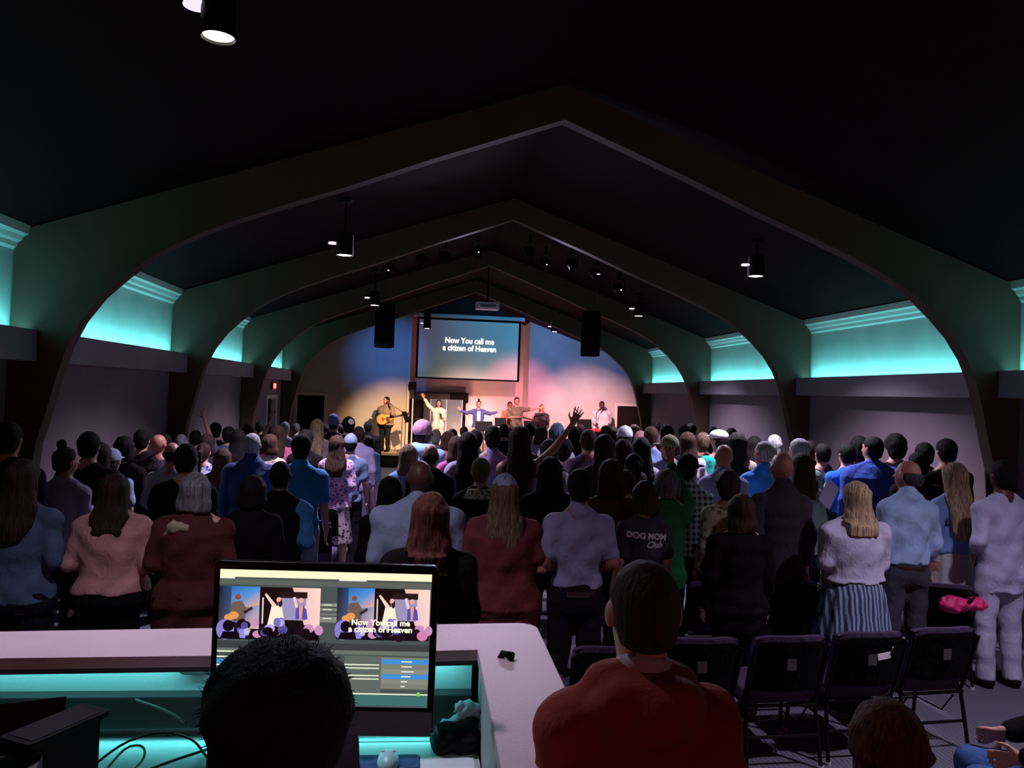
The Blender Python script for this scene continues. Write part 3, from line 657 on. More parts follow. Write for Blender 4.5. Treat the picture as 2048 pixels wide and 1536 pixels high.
def mk_hair(style, turn, r, seed):
    G_ = G((-.24, -.27, 1.0), (.24, .20, 1.92), r); hd = lambda p: rotz(p, turn); nm, *arg = style if isinstance(style, tuple) else (style,)
    def cut_face(y0=.035, zlow=1.56, slope=.55):
        X = G_.ax[0][:, None, None]; Y = G_.ax[1][None, :, None]; Z = G_.ax[2][None, None, :]
        c, s = math.cos(-turn), math.sin(-turn); yl = X*s+Y*c
        G_.D = np.maximum(G_.D, (yl-(y0+np.clip((Z-1.66)*slope, -.04, .08)))); 
    if nm == 'short':
        G_.ell(hd((0, -.014, 1.662)), (.088, .108, .106), 0, turn); G_.ell(hd((0, -.035, 1.60)), (.072, .075, .075), .02, turn); cut_face(); G_.zcut(z0=1.545)
        amp, f = .003, (70, 70, 60)
    elif nm == 'crop':
        G_.ell(hd((0, -.012, 1.658)), (.081, .103, .102), 0, turn); G_.ell(hd((0, -.035, 1.60)), (.067, .072, .06), .02, turn); cut_face(.02); G_.zcut(z0=1.565); amp, f = .001, (70, 70, 60)
    elif nm == 'ring':
        G_.ell(hd((0, -.02, 1.625)), (.086, .098, .07), 0, turn); cut_face(.01); G_.zcut(z0=1.56, z1=1.672); amp, f = .002, (70, 70, 40)
    elif nm == 'afro':
        G_.ell(hd((0, -.03, 1.69)), (.155, .150, .138), 0, turn); G_.ell(hd((0, -.045, 1.60)), (.13, .12, .12), .03, turn); cut_face(.06)
        amp, f = .006, (48, 48, 34)
    elif nm == 'fluffy':
        G_.ell(hd((0, -.02, 1.675)), (.108, .118, .118), 0, turn); G_.ell(hd((0, -.045, 1.60)), (.095, .08, .09), .03, turn); cut_face(.045); G_.zcut(z0=1.52); amp, f = .007, (48, 48, 34)
    elif nm == 'bob':
        zb = arg[0] if arg else 1.48
        G_.ell(hd((0, -.018, 1.668)), (.096, .112, .108), 0, turn); G_.loft([(zb, .115, .065, -.045), (zb+.06, .120, .08, -.04), (1.60, .105, .085, -.03), (1.68, .09, .09, -.02)], .04); cut_face(.04); G_.zcut(z0=zb, amp=.008); amp, f = .005, (60, 40, 9)
    elif nm in ('long', 'wavy'):
        zb = arg[0] if arg else 1.2; wf = 1.12 if nm == 'wavy' else 1.0
        G_.ell(hd((0, -.018, 1.668)), (.093, .110, .106), 0, turn)
        G_.loft([(zb, .055*wf, .028, -.135), (zb+.08, .095*wf, .036, -.135), (1.36, .120*wf, .042, -.125), (1.46, .118*wf, .055, -.085), (1.56, .105, .080, -.045), (1.68, .088, .09, -.02)], .04); cut_face(.035); amp, f = (.0055, (60, 34, 20)) if nm == 'wavy' else (.004, (85, 50, 5))
    elif nm == 'pony':
        G_.ell(hd((0, -.012, 1.660)), (.084, .106, .104), 0, turn); G_.ell(hd((0, -.035, 1.60)), (.068, .072, .06), .02, turn); cut_face(.03); G_.zcut(z0=1.56)
        G_.cap(hd((0, -.11, 1.68)), hd((0, -.15, 1.64)), .025, .032, .01); G_.cap(hd((0, -.15, 1.64)), hd((0, -.145, 1.36)), .034, .016, .02); amp, f = .003, (80, 50, 8)
    elif nm == 'bun':
        G_.ell(hd((0, -.012, 1.660)), (.084, .106, .104), 0, turn); G_.ell(hd((0, -.035, 1.60)), (.068, .072, .06), .02, turn); cut_face(.03); G_.zcut(z0=1.56)
        G_.ell(hd((0, -.045, 1.785)), (.042, .042, .045), .01); amp, f = .003, (80, 50, 30)
    G_.noise(amp*.7, f, seed, .04)
    return G_.mesh('hair')
def mk_cap(turn, brim, knit, r):
    G_ = G((-.24, -.26, 1.52), (.24, .32, 1.86), r); hd = lambda p: rotz(p, turn)
    if knit:
        G_.ell(hd((0, -.018, 1.675)), (.096, .118, .120), 0, turn); G_.zcut(z0=1.615)
    elif brim == 'flat':
        G_.ell(hd((0, -.005, 1.705)), (.098, .125, .075), 0, turn); G_.ell(hd((0, .11, 1.69)), (.07, .07, .014), .02, turn); G_.zcut(z0=1.665)
    else:
        G_.ell(hd((0, -.014, 1.672)), (.092, .113, .108), 0, turn); G_.zcut(z0=1.645)
        G_.ell(hd((0, .13, 1.665)), (.075, .085, .011), .012, turn); G_.ell(hd((0, -.014, 1.78)), (.012, .012, .008), .004)
    return G_.mesh('cap')
_c = {}
def cached(fn, *a):
    k = (fn.__name__,)+a
    if k not in _c: _c[k] = fn(*a)
    return _c[k]
SKIN = {'l': mat('fair_skin', 'c08a78', .55, 'skin'), 't': mat('tan_skin', '9a6450', .55, 'skin'), 'd': mat('dark_skin', '5c3526', .5, 'skin'), 'p': mat('ruddy_skin', 'c47a70', .5, 'skin')}
EYE = mat('eye', '1a1210', .3); SHOE = mat('dark_shoes', '171214', .6); NJ = 0
HC = dict(K='040202', k='160d0b', b='38211a', m='4a2c20', r='5a2a1e', a='7d5f4c', y='cda884', w='b9b3b6', g='7f7a80', G='50494c')
_eye = None
def slotmat(o, m):
    if not o.data.materials: o.data.materials.append(m)
    o.material_slots[0].link = 'OBJECT'; o.material_slots[0].material = m
def fab(c):
    if isinstance(c, tuple): return mat('patterned_cloth', c[1], .9, c[0], col2=hx(c[2]), scale=c[3])
    return mat('cloth_'+c, c, .9, 'fabric')
PEOPLE = []
SPECS = []
def place(px, yt, Y, h, sex, z0):
    if h is None: h = 1.64 if sex == 'f' else 1.77
    if Y is None: Y = (CZ-z0-h)*F/(yt-horizon(px))
    return Y
def P(label, px, yt, **k):
    if k.get('loc') or k.get('z0'): return person(label, px, yt, **k)
    SPECS.append([label, px, yt, k, place(px, yt, k.get('Y'), k.get('h'), k.get('sex', 'm'), 0)])
def build_crowd():
    Y0_ = [s[4] for s in SPECS]; Yc = Y0_[:]
    for it in range(120):
        XY = [atY(s[1], s[2], y) for s, y in zip(SPECS, Yc)]
        for i in range(len(Yc)):
            if abs(XY[i][0]) > 4.40 and Yc[i] > 5: Yc[i] *= .985
            for j in range(i):
                dx = XY[i][0]-XY[j][0]; dy = Yc[i]-Yc[j]
                q = (dx/.52)**2+(dy/.42)**2
                if q < 1:
                    a, b = (i, j) if dy >= 0 else (j, i); st = .04*(1-q)+.01
                    if Y0_[a] > 4.6: Yc[a] += st
                    if Y0_[b] > 6.2: Yc[b] -= st
        for i in range(len(Yc)):
            y = Yc[i]; zt = atY(SPECS[i][1], SPECS[i][2], y)[1]
            if zt > 1.96: Yc[i] += .02
            if zt < 1.42 and y > 5: Yc[i] -= .02
    for s, y in zip(SPECS, Yc):
        s[3]['Y'] = y; person(s[0], s[1], s[2], **s[3])
def person(label, px, yt, Y=None, sw=None, h=None, sex='m', hair='short', hc='b', top='tee', tc='444450', coll='', arms=('down', 'down'), bot='trousers', bc='1c1a22', skin='l', cap=None, under=None,
           g=None, turn=0, yaw=0, hem=.86, legs='stand', r=None, z0=0.0, group=None, eyes=False, loc=None, nm='person'):
    if h is None: h = 1.64 if sex == 'f' else 1.77
    yh = horizon(px)
    if loc is None:
        if Y is None: Y = (CZ-z0-h)*F/(yt-yh)
        for _ in range(3): X, Zt = atY(px, yt, Y)
        H = Zt-z0
    else: X, Y, H = loc
    if cap and cap[0] == 'bunny': pass
    topz = 1.785 if cap else {'bald': 1.752, 'crop': 1.758, 'ring': 1.752, 'fluffy': 1.79, 'afro': 1.84, 'bun': 1.83}.get(hair[0] if isinstance(hair, tuple) else hair, 1.768)
    sc = H/topz if legs != 'sit' else 1.0
    if g is None:
        g = 1.0
        if sw: g = max(.85, min(1.45, sw/F*Y/sc/(.50 if sex == 'm' else .45)))
    g = round(g*20)/20; turn = round(turn/10)*10
    if r is None: r = .0135 if Y < 7 else .017 if Y < 11 else .0215
    a = arms if isinstance(arms, tuple) else (arms, arms)
    seed = len(PEOPLE) % 4 if Y > 9 else len(PEOPLE) % 17
    if legs == 'sit': z_off = -.36*sc
    else: z_off = 0
    root = emp(nm, (X, Y, z0+z_off), math.radians(yaw), label=label, category='person'); root.scale = (sc, sc, sc)
    if group: root['group'] = group
    T = math.radians(turn)
    bo = ob('body', cached(mk_body, sex, a, legs, g, T, r), None, root); slotmat(bo, SKIN[skin])
    if top:
        if under:
            uo = ob('shirt', cached(mk_top, sex, a, g*.98, under[0], max(hem, .9), r, seed, 'collar' if len(under) > 2 else ''), None, root); slotmat(uo, fab(under[1]))
        to = ob({'jacket': 'jacket', 'blazer': 'blazer', 'vest': 'vest', 'hoodie': 'hoodie', 'quilt': 'jacket'}.get(top, 'shirt'), cached(mk_top, sex, a, g, top, hem, r, seed, coll), None, root); slotmat(to, fab(tc)); root_top = to
    bo2 = ob({'trousers': 'trousers', 'wide': 'trousers'}.get(bot, 'skirt'), cached(mk_bottom, sex, legs, g, bot, r, seed), None, root); slotmat(bo2, fab(bc))
    so = ob('shoes', cached(mk_shoes, legs, r), None, root); slotmat(so, SHOE)
    if legs == 'sit':
        for q in (so, ): q.location.z = .36
    if hair != 'bald':
        ho = ob('hair', cached(mk_hair, hair, T, (.009 if hair == 'afro' else min(r, .015)), seed), None, root); slotmat(ho, mat('hair', HC[hc], .75, 'hair'))
    if cap:
        ko = ob('cap', cached(mk_cap, T, cap[1] if len(cap) > 1 else '', cap[1] == 'knit' if len(cap) > 1 else False, .012), None, root); slotmat(ko, fab(cap[0]))
    if eyes:
        global _eye
        if _eye is None: _eye = MB().lathe([(.001, -.011), (.008, -.008), (.011, 0), (.008, .008), (.001, .011)], n=10).mesh('eye', smooth=True)
        for s_ in (1, -1):
            e = ob('eye', _eye, EYE, root); e.location = rotz((s_*.031, .084, 1.649), T)
    PEOPLE.append((label, round(X, 2), round(Y, 2), round(H, 2), g))
    return root
# ================================================================== THE CONGREGATION
DN, FR, FO, HO = 'down', 'front', 'fold', 'hold'
# --- nearest people
P('dark silhouetted head of the operator with fluffy wispy hair in front of the monitor', 567, 1258, Y=1.4, h=1.6, hair='afro', hc='K', top='tee', tc='0c0a0c', arms=('reach', 'desk'), bc='0c0a0e', skin='t', z0=.35, r=.0115)
P('short-haired person in an orange-red hoodie with a pale collar beside the booth', 1290, 1120, Y=1.9, hair='crop', hc='b', top='hoodie', tc='8c2a16', coll='hood', under=('shirt', 'b0a8b4', 1), skin='l', r=.012, g=.8)
P('brown-haired child at the bottom edge in front of the first chair row', 1772, 1398, Y=1.9, sex='f', hair=('bob', 1.56), hc='r', top='tee', tc='1a0f12', skin='l', r=.012, g=.9)
P('long-haired woman in a cropped pink knit sweater at the left', 232, 946, Y=5.5, sw=158, sex='f', hair=('wavy', 1.30), hc='b', top='blouse', tc='c48a88', arms=FR, hem=.93, bc='0f0a0c')
P('grey-haired woman in a dark red top with a beige scarf knot', 393, 945, Y=5.4, sw=165, sex='f', hair=('bob', 1.50), hc='g', top='long', tc='4c0b10', arms=FR, hem=.7, bc='160a0c', coll='high')
P('blurred brown-haired woman in a light blue top at the left edge', 48, 918, Y=5.3, sex='f', sw=150, hair=('wavy', 1.25), hc='b', top='long', tc='4a5872', arms=FR)
P('tall dark man standing at the far left edge', 18, 842, Y=6.6, sw=120, hair='short', hc='k', top='jacket', tc='150d12', arms=FR)
P('woman with pinned-up hair and a lilac sleeve by the left wall', 134, 878, Y=8.0, sex='f', sw=85, hair='bun', hc='m', top='shirt', tc='a89ac6', turn=-30, arms=HO)
P('woman with long brown hair near the left wall, shading her neighbour', 202, 884, Y=8.3, sex='f', hair=('long', 1.2), hc='b', top='long', tc='2a1a20')
P('person with one dark arm raised by the left wall', 180, 862, Y=9.6, hair='short', hc='k', top='long', tc='1c1218', arms=('down', 'halfup'))
P('person in a pale blue cap seen behind the long brown hair', 226, 895, Y=9.3, sex='f', hair='short', hc='G', top='tee', tc='8fa8c4', cap=('9db4cc', 'ball'))
P('bald man with a pink scalp in a dark grey shirt near the left wall', 318, 869, Y=8.6, sw=80, hair='bald', top='shirt', tc='3a2f3c', skin='p', turn=-20)
P('dark-haired man beside the bald man near the left wall', 285, 858, Y=9.4, hair='short', hc='k', top='long', tc='241820')
P('man with a white sleeve left of the floral shirt', 345, 885, Y=7.9, sw=80, hair='ring', hc='b', top='shirt', tc='c9c2e0', turn=20, arms=FO, skin='p')
P('dark-haired man in a black shirt in front of the floral shirt', 374, 886, Y=6.4, sw=110, hair='short', hc='k', top='tee', tc='120c10')
P('woman in a white and lilac floral shirt with a shiny hair clip', 408, 884, Y=8.8, sex='f', hair='pony', hc='b', top='shirt', tc=('spots', 'c2bfe0', '4c4682', 26))
P('woman with brown hair hanging over a brown jacket', 447, 896, Y=8.6, sex='f', hair=('wavy', 1.3), hc='m', top='jacket', tc='261a1c')
P('pinkish grey-haired man in a navy jacket', 505, 866, Y=8.0, sw=98, hair='crop', hc='w', top='jacket', tc='39477e', coll='high', skin='l')
P('person in a black jacket carrying a strap bag, left of the blue polo', 508, 950, Y=5.8, sw=110, sex='f', hair=('bob', 1.52), hc='k', top='jacket', tc='120b0d', arms=FR)
P('bald man in a black vest with bright blue sleeves', 562, 922, Y=5.9, sw=120, hair='crop', hc='k', top='vest', tc='120c0e', under=('shirt', '3f7fc0'), skin='d', arms=FR)
P('man in a black cap and a long bright blue polo shirt', 604, 866, Y=7.6, sw=98, hair='short', hc='k', top='tee', tc='2f8fe0', coll='collar', cap=('17151c', 'ball'), hem=.72, bc='8d93b5')
P('brown-haired woman in a pink floral top and leopard print skirt', 676, 870, Y=9.6, sw=58, sex='f', hair=('wavy', 1.25), hc='m', top='blouse', tc=('spots', 'c49ab8', '5d4470', 30), bot='midi', bc=('spots', 'c9a9b4', '2a1820', 24), arms=FR, turn=-30)
P('dark-haired person with a grey cap by the aisle', 702, 866, Y=10.2, sw=52, hair='short', hc='k', top='tee', tc='5e6a90', cap=('76809c', 'ball'))
P('man in a lilac jacket at the aisle end of a left row', 718, 852, Y=11.6, sw=56, hair='short', hc='b', top='jacket', tc='a892c0', hem=.8, bc='6a5a86')
P('person in a light blue top and pink trousers in the aisle', 737, 872, Y=13.0, sex='f', hair=('bob', 1.5), hc='b', top='long', tc='7fa3cf', bc='c08cb4')
P('man in a black cap with a round white badge', 697, 832, Y=12.0, sw=62, h=1.8, hair='short', hc='k', top='jacket', tc='171118', cap=('16121c', 'ball'), turn=30)
P('person in a purple knit cap behind the black cap', 668, 828, Y=13.2, hair='short', hc='k', top='tee', tc='2c2136', cap=('7a6cb0', 'knit'))
P('woman with very long blonde hair left of the dark caps', 635, 838, Y=12.0, sex='f', sw=44, hair=('long', 1.05), hc='y', top='blouse', tc='b8929a')
P('person with pale short hair right of the raised arms', 570, 843, Y=13.0, hair='crop', hc='w', top='tee', tc='c0b4c4')
P('woman with long dark hair in a pink and red shirt', 557, 850, Y=10.8, sw=60, sex='f', hair=('long', 1.2), hc='b', top='blouse', tc='c0607a')
P('woman with brown bob in a beige floral shirt', 541, 868, Y=9.8, sw=62, sex='f', hair=('bob', 1.5), hc='m', top='blouse', tc=('spots', 'c8bca0', 'a070a0', 22))
P('person raising a bare right arm on the left side', 498, 848, Y=12.5, sex='f', hair=('bob', 1.5), hc='m', top='tee', tc='2a1a22', arms=('up', 'down'))
P('dark figure raising the left arm high in a grey-blue sleeve', 458, 852, Y=11.2, hair='short', hc='k', top='tee', tc='5a5f80', arms=('down', 'up'))
P('dark-haired man left of the raised arms', 432, 844, Y=11.6, hair='short', hc='k', top='long', tc='1a1016')
P('dark-haired woman behind the navy jacket', 478, 858, Y=10.5, sex='f', hair=('long', 1.2), hc='k', top='long', tc='20141a')
P('person with bushy dark hair behind the long blonde hair', 612, 858, Y=10.4, sex='f', hair='fluffy', hc='k', top='long', tc='1c1218')
P('small grey-haired person near the left back doorway', 593, 846, Y=15.5, hair='crop', hc='G', top='long', tc='2c2028')
P('dark-haired person against the left doorway', 655, 848, Y=15.0, hair='short', hc='k', top='long', tc='241a20')
P('dark-haired man at the front end of the left aisle rows', 736, 842, Y=15.5, hair='short', hc='k', top='jacket', tc='1a1218')
P('grey haired person beyond the white sleeve near the left wall', 363, 868, Y=11.0, hair='crop', hc='g', top='tee', tc='3a2c38')
P('dark-haired person by the second left pillar', 392, 860, Y=12.5, hair='short', hc='k', top='tee', tc='20161c')
P('dim dark-haired person against the left wall panel', 250, 872, Y=11.0, sex='f', hair=('bob', 1.5), hc='k', top='long', tc='1c1218')
# --- centre
P('dark-skinned bald man in a grey blazer with broad shoulders', 841, 921, Y=5.3, sw=178, hair='bald', top='blazer', tc='8d93ad', skin='d', coll='collar', hem=.72, h=1.8)
P('woman with reddish-brown hair in black, just right of the monitor', 862, 984, Y=4.1, sex='f', sw=190, hair=('wavy', 1.38), hc='r', top='long', tc='100a0c')
P('person with a dark rounded hairdo left of the grey blazer', 782, 952, Y=6.0, sex='f', hair=('bob', 1.45), hc='k', top='long', tc='160e12')
P('woman with a long grey-brown bob and a light blue sleeve', 818, 889, Y=8.4, sw=75, sex='f', hair=('bob', 1.42), hc='a', top='long', tc='6f8fd0')
P('balding man in a black jacket with a pink scalp', 862, 889, Y=8.0, sw=82, hair='ring', hc='b', top='jacket', tc='160e11', skin='p')
P('man in a pink knit cap and light blue hooded jacket, face turned right', 848, 840, Y=9.8, sw=78, h=1.8, hair='short', hc='k', top='hoodie', tc='8fc0e8', coll='hood', cap=('c98fae', 'knit'), skin='d', turn=-60, under=('shirt', '4a68b0'))
P('woman with sleek very long dark hair in a white blouse', 937, 864, Y=8.2, sw=78, sex='f', hair=('long', 1.05), hc='k', top='blouse', tc='c4bce0')
P('young person with brown hair in a pink shirt', 914, 872, Y=9.2, sex='f', hair=('bob', 1.45), hc='m', top='tee', tc='c85a9a', g=.9)
P('woman in a red floral top in the centre block', 897, 862, Y=11.0, sex='f', hair=('bob', 1.5), hc='m', top='blouse', tc=('spots', 'e0566a', '8a1c2c', 30))
P('person with pale hair in front of the woman in cream', 872, 858, Y=12.0, sex='f', hair='short', hc='w', top='long', tc='b0a6c4')
P('short grey-brown haired woman in black with a leopard collar', 962, 914, Y=6.8, sw=100, sex='f', hair='short', hc='a', top='long', tc='130b0e')
P('broad man in a lilac shirt in the middle of the hall', 986, 850, Y=8.3, sw=108, h=1.84, hair='short', hc='k', top='tee', tc='9a7ec0', coll='collar', arms=HO)
P('man in a sky blue shirt left of the lilac shirt', 952, 858, Y=9.8, sw=70, hair='short', hc='k', top='tee', tc='4f9ed8')
P('woman with straight dark brown hair raising her right hand high', 1040, 852, Y=7.3, sw=86, sex='f', h=1.7, hair=('long', 1.12), hc='b', top='tank', tc='6a3038', arms=('high', 'down'), r=.011)
P('woman in a grey cap with long wavy light brown hair and a dark red shirt', 1010, 945, Y=5.3, sw=190, sex='f', h=1.66, hair=('wavy', 1.12), hc='a', top='tee', tc='70262b', cap=('8f98b4', 'ball'), arms=FR, hem=.72, bc='7a2a32', skin='l')
P('person with thick dark hair in a black top behind the grey polo', 1100, 914, Y=6.4, sw=110, sex='f', hair=('bob', 1.42), hc='k', top='long', tc='120a0d')
P('person in a light teal top half hidden by the black top', 1063, 906, Y=7.6, sex='f', hair=('bob', 1.5), hc='b', top='long', tc='6fb4c0')
P('woman with dark wavy hair and a pale sleeve below the raised arm', 1098, 878, Y=8.0, sw=75, sex='f', hair=('wavy', 1.25), hc='k', top='blouse', tc='b4a4b4')
P('dark-haired man in a heather grey polo shirt and belt', 1160, 936, Y=5.3, sw=134, h=1.76, hair='short', hc='k', top='tee', tc='9b97b8', coll='collar', hem=.965, bc='201a24', skin='t', arms=FR)
P('woman with brown layered hair in a dark red top', 1222, 918, Y=6.0, sw=90, sex='f', hair=('bob', 1.46), hc='m', top='long', tc='64101a')
P('person in a blue-grey knit hat in the middle rows', 1114, 846, Y=10.5, sex='f', hair=('bob', 1.5), hc='G', top='tee', tc='d0cfe4', cap=('8c9cc0', 'knit'))
P('woman with dark curly hair, face turned right, middle rows', 1130, 876, Y=8.7, sex='f', hair='fluffy', hc='k', top='long', tc='3c2c38', turn=-40)
P('short-haired man in a plum shirt', 1177, 858, Y=8.6, sw=85, hair='short', hc='m', top='tee', tc='6b4c7c', h=1.8)
P('woman with long wavy brown hair beside the plum shirt', 1209, 868, Y=8.0, sw=70, sex='f', hair=('wavy', 1.18), hc='b', top='long', tc='281820')
P('man in a white cap and light blue shirt', 1250, 850, Y=9.8, sw=66, h=1.8, hair='short', hc='b', top='tee', tc='6fa0e0', cap=('d6cfdc', 'ball'))
P('woman with straight dark hair below the white cap', 1247, 878, Y=8.2, sex='f', hair=('long', 1.15), hc='b', top='long', tc='301e28')
P('woman with long black hair and a white sleeve', 1282, 874, Y=8.3, sex='f', hair=('long', 1.1), hc='k', top='blouse', tc='cfc6dc', sw=70)
P('person in a pink knit cap in the right middle rows', 1281, 862, Y=11.2, sex='f', hair='short', hc='b', top='tee', tc='b89aac', cap=('d88f94', 'knit'))
P('man with brown hair in a grey-blue striped shirt', 1302, 852, Y=10.0, sw=70, hair='short', hc='m', top='shirt', tc='7486b4')
P('person in an olive green cap raising a hand', 1338, 868, Y=8.6, sex='m', hair='short', hc='b', top='tee', tc='7a7f9c', cap=('6e6a50', 'ball'), turn=30)
P('woman with a dark ponytail in front of the white sleeve', 1268, 905, Y=7.2, sex='f', hair='pony', hc='k', top='long', tc='2a161c')
P('brown-haired woman in a dark charcoal t-shirt printed DOG MOM Club', 1290, 962, Y=5.8, sw=100, sex='f', hair=('bob', 1.50), hc='m', top='tee', tc='3c3446', hem=.82, bc='140e12')
P('small boy with short brown hair between the red top and the printed t-shirt', 1252, 938, Y=6.6, sex='f', hair='short', hc='m', top='tee', tc='a0788c', g=.85)
P('woman with a grey bob in a green quilted jacket raising her right hand', 1334, 938, Y=6.0, sw=95, sex='f', h=1.66, hair=('bob', 1.54), hc='g', top='quilt', tc='17693c', arms=('salute', 'front'), hem=.78, r=.0115)
P('man in a black cap and plaid shirt right of the green jacket', 1378, 906, Y=6.9, sw=85, h=1.76, hair='short', hc='k', top='shirt', tc=('plaid', 'b9c0cc', '2a2230', 6), cap=('19131a', 'ball'), coll='collar', turn=-50)
P('round grey-haired woman in a beige patterned top', 1455, 938, Y=6.4, sw=105, sex='f', hair='fluffy', hc='G', top='long', tc=('spots', 'c4b79a', '7a6a5c', 18))
P('woman with a brown bob in a black sweater in front of the beige top', 1482, 988, Y=5.4, sw=140, sex='f', hair=('bob', 1.48), hc='m', top='long', tc='150d10', hem=.72)
P('bald man in a lavender dress shirt', 1448, 889, Y=7.4, sw=88, h=1.79, hair='bald', top='shirt', tc='b9b0e8', coll='collar', skin='p', arms=FR)
P('person in a white flat cap and teal green shirt', 1438, 858, Y=10.0, sw=62, hair='short', hc='b', top='tee', tc='12a894', cap=('d9d2d0', 'flat'), turn=30)
P('woman with long dark hair in a mottled tan jacket', 1474, 864, Y=9.0, sw=78, sex='f', hair=('long', 1.3), hc='k', top='jacket', tc=('spots', 'a58f80', '3c2e30', 14))
P('dark-haired person right of the mottled tan jacket', 1508, 872, Y=10.0, sex='f', hair=('long', 1.3), hc='k', top='tee', tc='3a2048')
P('man with cropped grey hair in a vivid blue shirt', 1528, 882, Y=7.8, sw=85, h=1.77, hair='crop', hc='w', top='shirt', tc='2f8ae6', coll='collar', skin='p', arms=FO, turn=20)
P('person with a light grey ponytail behind the vivid blue shirt', 1549, 868, Y=10.0, sex='f', hair='pony', hc='w', top='tee', tc='5c5468')
P('bald man in a dark padded vest', 1564, 906, Y=6.0, sw=118, h=1.78, hair='bald', top='vest', tc='2c2129', under=('long', '3c3040'), skin='p', coll='high', hem=.84)
P('white-haired man in a pale green shirt', 1598, 876, Y=7.8, sw=72, hair='short', hc='w', top='tee', tc='a8c6c6', turn=20)
P('woman with wavy brown hair in a pale top', 1604, 906, Y=7.0, sw=78, sex='f', hair=('wavy', 1.38), hc='m', top='blouse', tc='a9b6b2')
P('dim dark-haired man in a plum grey shirt against the right wall', 1645, 886, Y=8.6, hair='short', hc='k', top='shirt', tc='33232f', sw=70)
P('dark-haired person in a royal blue sweater with hands at the face', 1694, 886, Y=8.0, sw=80, hair='short', hc='k', top='long', tc='1266d8', arms=HO)
P('big man in a blue blazer over a white collar', 1745, 872, Y=6.7, sw=155, h=1.86, hair='short', hc='k', top='blazer', tc='2f4fae', coll='collar', under=('shirt', 'd0c8dc', 1), skin='l', turn=20)
P('person with huge dark curly hair by the right wall', 1790, 866, Y=7.9, sex='f', hair='fluffy', hc='k', top='long', tc='170e14')
P('blonde woman with thick wavy hair in a cropped white cardigan and patterned skirt', 1712, 962, Y=5.55, sw=150, sex='f', h=1.72, hair=('wavy', 1.36), hc='y', top='blouse', tc='cdc0dc', arms=HO, hem=1.0, bot='midi', bc=('stripes', '8798b8', '3c3450', 9))
P('bald man in a light blue dress shirt with a belt', 1816, 921, Y=6.0, sw=102, h=1.76, hair='ring', hc='G', top='shirt', tc='a9c2ea', coll='collar', skin='p', hem=.96, bc='3c3746', turn=20)
P('man with short dark hair behind the light blue dress shirt', 1834, 904, Y=7.4, hair='short', hc='k', top='tee', tc='1a1116', turn=20)
P('dim person raising an arm near the right wall', 1892, 876, Y=8.2, hair='short', hc='k', top='long', tc='1c1318', arms=HO)
P('woman with long straight blonde hair in a light blue tee and white skirt', 1908, 925, Y=6.1, sw=90, sex='f', h=1.68, hair=('long', 1.12), hc='y', top='tee', tc='86a8e6', hem=1.0, bot='mini', bc='cfc8cc')
P('dark-haired man in a loose white shirt and white trousers at the right', 2006, 918, Y=6.0, sw=112, h=1.8, hair='short', hc='k', top='shirt', tc='c6bfe2', hem=.74, bc='c2bdda', skin='d', arms=FR)
# --- farther rows, centre and right
far = [
 (905, 858, 13.5, 'f', ('bob', 1.5), 'b', 'b8a8c0', 'brown-haired woman just below the woman in cream'),
 (928, 852, 15.0, 'm', 'short', 'k', '2a2028', 'dark-haired man near the drum shield'),
 (1008, 848, 13.0, 'm', 'short', 'k', '1a1218', 'dark-haired man right of the lilac shirt'),
 (1020, 856, 15.0, 'f', ('bob', 1.5), 'k', '2a1a22', 'dark-haired woman below the olive t-shirt singer'),
 (1062, 846, 13.5, 'm', 'short', 'b', 'cfc6d8', 'short-haired person in white left of the raised hand'),
 (1082, 852, 12.0, 'f', ('bob', 1.48), 'b', '8a7c94', 'brown-haired woman below the drummer'),
 (1148, 852, 13.0, 'f', ('long', 1.3), 'k', '3a2a38', 'long dark-haired woman left of the open laptop'),
 (1160, 848, 15.0, 'm', 'short', 'b', '4a3a50', 'man just below the open laptop'),
 (1212, 850, 12.5, 'm', 'short', 'm', '402c3c', 'brown-haired man below the keyboard player'),
 (1228, 854, 14.5, 'f', ('bob', 1.5), 'b', '5a4458', 'brown-haired woman below the keyboard player'),
 (1268, 849, 13.5, 'f', ('bob', 1.5), 'a', '2c1e28', 'greyish-haired woman in front of the right doorway'),
 (1312, 842, 16.0, 'f', 'short', 'k', '6a4a5a', 'dark-haired person right of the bright doorway'),
 (1334, 849, 12.5, 'f', ('long', 1.3), 'k', '241820', 'dark long-haired woman right of the doorway'),
 (1368, 849, 12.0, 'm', 'short', 'k', '1c1218', 'dark-haired man against the grey wall panel, left one of two'),
 (1382, 846, 13.5, 'm', 'short', 'k', '1c1218', 'dark-haired man against the grey wall panel, right one of two'),
 (1375, 864, 9.6, 'f', ('long', 1.3), 'm', 'c9bcd4', 'brown-haired woman in a white blouse under the two dark heads'),
 (1406, 864, 10.2, 'm', 'short', 'a', '1a1116', 'light brown-haired man left of the flat cap'),
 (1425, 852, 13.0, 'm', 'short', 'k', '1c1218', 'dim man behind the flat cap'),
 (1462, 856, 13.0, 'f', ('bob', 1.5), 'k', '241820', 'dim dark-haired person against the right wall, behind the tan jacket'),
 (1620, 880, 9.8, 'm', 'short', 'k', '20161c', 'dim man between the white-haired man and the wall'),
 (1718, 872, 10.5, 'f', ('bob', 1.5), 'k', '1a1016', 'dim person left of the blue blazer against the right wall'),
 (1848, 884, 9.6, 'm', 'short', 'k', '1a1016', 'dim man against the right wall, behind the belted man'),
 (520, 842, 15.0, 'm', 'short', 'k', '2a1c24', 'dim man between the two raised arms on the left'),
 (684, 850, 13.8, 'f', ('bob', 1.5), 'k', '30222c', 'dark-haired woman under the black cap'),
 (330, 866, 12.0, 'm', 'short', 'k', '20161c', 'dim man by the second left pillar'),
 (415, 868, 10.0, 'f', ('bob', 1.5), 'b', '2c1e26', 'dim woman left of the brown jacket'),
]
